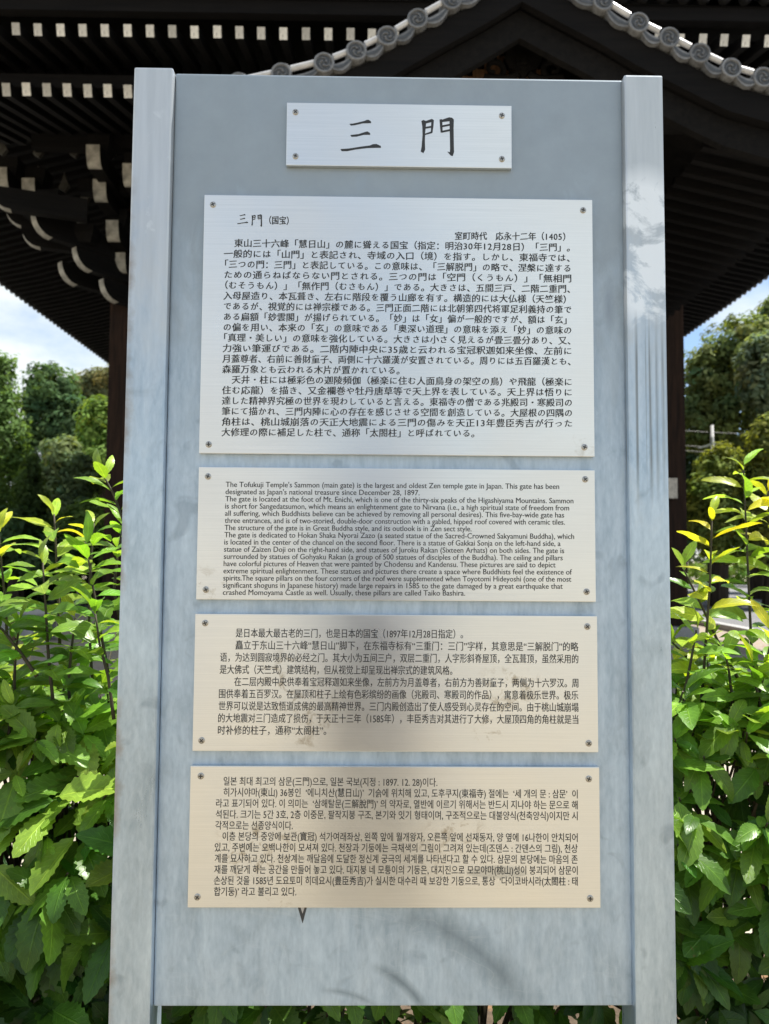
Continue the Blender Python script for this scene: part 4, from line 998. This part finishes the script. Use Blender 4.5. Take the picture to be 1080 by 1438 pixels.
b = MB(); b.tube([(pt.x - .07, pt.y - .10, c0.z + .05), (pt.x - .07, pt.y - .10, c0.z + .3)], .06, 8); b.build('insulator', MT['concrete'], pole)
wr = []
for (ya, yb) in ((600, 597), (621, 618), (627, 631)):
    a, c = at(900, ya, 25.7), at(1400, yb, 25.7); pts = [a.lerp(c, t) + Vector((0, 0, -.3 * 4 * t * (1 - t))) for t in np.linspace(0, 1, 14)]
    b = MB(); b.tube(pts, .011, 5); b.build('wire', MT['wire'], pole)

# ------------------------------------------------------------------ the photographer: standing before the board, mirrored in the brushed plates
who = thing('person', 'person in grey shirt facing the board, a dim upright blur in the lower plates', 'person', (.0, -1.72, 0))
def skin_body(name, joints, bones, rad, mats, parent, sub=2, matfn=None):
    me = bpy.data.meshes.new(name); me.from_pydata([j for j in joints], bones, []); o = bpy.data.objects.new(name, me); COL.objects.link(o)
    md = o.modifiers.new('skin', 'SKIN'); md.use_smooth_shade = True
    for i, r in enumerate(rad):
        v = me.skin_vertices[0].data[i]; v.radius = r if hasattr(r, '__len__') else (r, r); v.use_root = (i == 0)
    sb = o.modifiers.new('sub', 'SUBSURF'); sb.levels = sub; sb.render_levels = sub
    dg = bpy.context.evaluated_depsgraph_get(); m2 = bpy.data.meshes.new_from_object(o.evaluated_get(dg)); bpy.data.objects.remove(o)
    m2.materials.clear()
    for m in mats: m2.materials.append(m)
    if matfn: 
        for p in m2.polygons: p.material_index = matfn(p.center)
    m2.polygons.foreach_set('use_smooth', [True] * len(m2.polygons))
    return link(bpy.data.objects.new(name, m2), parent)
MT['shirt'] = plain('grey_shirt', (.07, .075, .085), .9, var=.1); MT['trousers'] = plain('dark_trousers', (.035, .037, .045), .9, var=.1)
MT['skin'] = plain('skin', (.48, .30, .22), .55, var=.05); MT['hair'] = plain('dark_hair', (.02, .017, .015), .5); MT['shoe'] = plain('dark_shoe', (.03, .03, .03), .6)
J, Bn, Rd = [], [], []
def jt(p, r, par=None):
    J.append((p[0], p[1] - 1.72, p[2])); Rd.append(r)
    if par is not None: Bn.append((par, len(J) - 1))
    return len(J) - 1
pel = jt((0, 0, .96), (.165, .115)); wst = jt((0, 0, 1.10), (.145, .10), pel); chs = jt((0, -.01, 1.30), (.17, .115), wst); sho = jt((0, -.01, 1.42), (.12, .085), chs)
nk = jt((0, 0, 1.50), .055, sho); hd0 = jt((0, .02, 1.57), (.065, .075), nk); hd1 = jt((0, .015, 1.66), (.075, .092), hd0); hd2 = jt((0, .01, 1.72), (.055, .065), hd1)
jt((0, .112, 1.60), .012, hd0)
for sx in (-1, 1):
    a = jt((sx * .19, -.01, 1.40), .058, sho); e = jt((sx * .25, .06, 1.14), .042, a); wr_ = jt((sx * .10, .27, 1.36), .027, e); pm = jt((sx * .085, .31, 1.41), (.036, .018), wr_)
    for q in range(4):
        f1 = jt((sx * (.085 - .0), .345 + .006 * q, 1.445 - .02 * q), .009, pm); jt((sx * (.045 + .006 * abs(q - 1)), .36 + .002 * q, 1.455 - .02 * q), .0075, f1)
    th = jt((sx * .060, .315, 1.40), .010, pm); jt((sx * .035, .335, 1.425), .008, th)
    h = jt((sx * .095, 0, .88), .090, pel); k_ = jt((sx * .105, .015, .50), .058, h); an = jt((sx * .11, -.02, .09), .040, k_); hl = jt((sx * .115, .04, .045), .040, an); jt((sx * .125, .15, .035), .034, hl)
def bodymat(c):
    y = c.y + 1.72
    if c.z < .075: return 3
    if c.z < .97: return 1
    if c.z > 1.475 or (y > .15 and c.z > 1.15): return 2
    return 0
skin_body('body', J, Bn, Rd, [MT['shirt'], MT['trousers'], MT['skin'], MT['shoe']], who, 2, bodymat)
b = MB(); n = 16; rings = []
for i in range(8):
    t = i / 7 * 1.9; rings.append([( .088 * math.sin(t) * math.cos(6.28318 * k / n), -1.72 + .0 + .107 * math.sin(t) * math.sin(6.28318 * k / n) * (1 if math.sin(6.28318 * k / n) < 0 else .72), 1.665 + .107 * math.cos(t) - (.03 if math.sin(6.28318 * k / n) < -.2 and i > 5 else 0)) for k in range(n)])
V = [v for r in rings for v in r]
b.add(V, [(i * n + k, i * n + (k + 1) % n, (i + 1) * n + (k + 1) % n, (i + 1) * n + k) for i in range(7) for k in range(n)])
b.build('hair', MT['hair'], who, smooth=True)
for sx in (-1, 1):
    b = MB(); b.tube([(sx * .03, -1.72 + .095, 1.625), (sx * .03, -1.72 + .101, 1.625)], [.011, .007], 10); b.build('eye', MT['hair'], who)
ph = thing('mobile_phone', 'dark mobile phone held up in both hands before the board', 'phone', (0, -1.345, 1.43))
b = MB(); b.box((-.036, -1.349, 1.38), (.036, -1.341, 1.53)); b.build('case', MT['shoe'], ph, bevel=.002)
b = MB(); b.box((-.033, -1.3502, 1.383), (.033, -1.3495, 1.527)); b.build('screen', MT['slot'], ph)
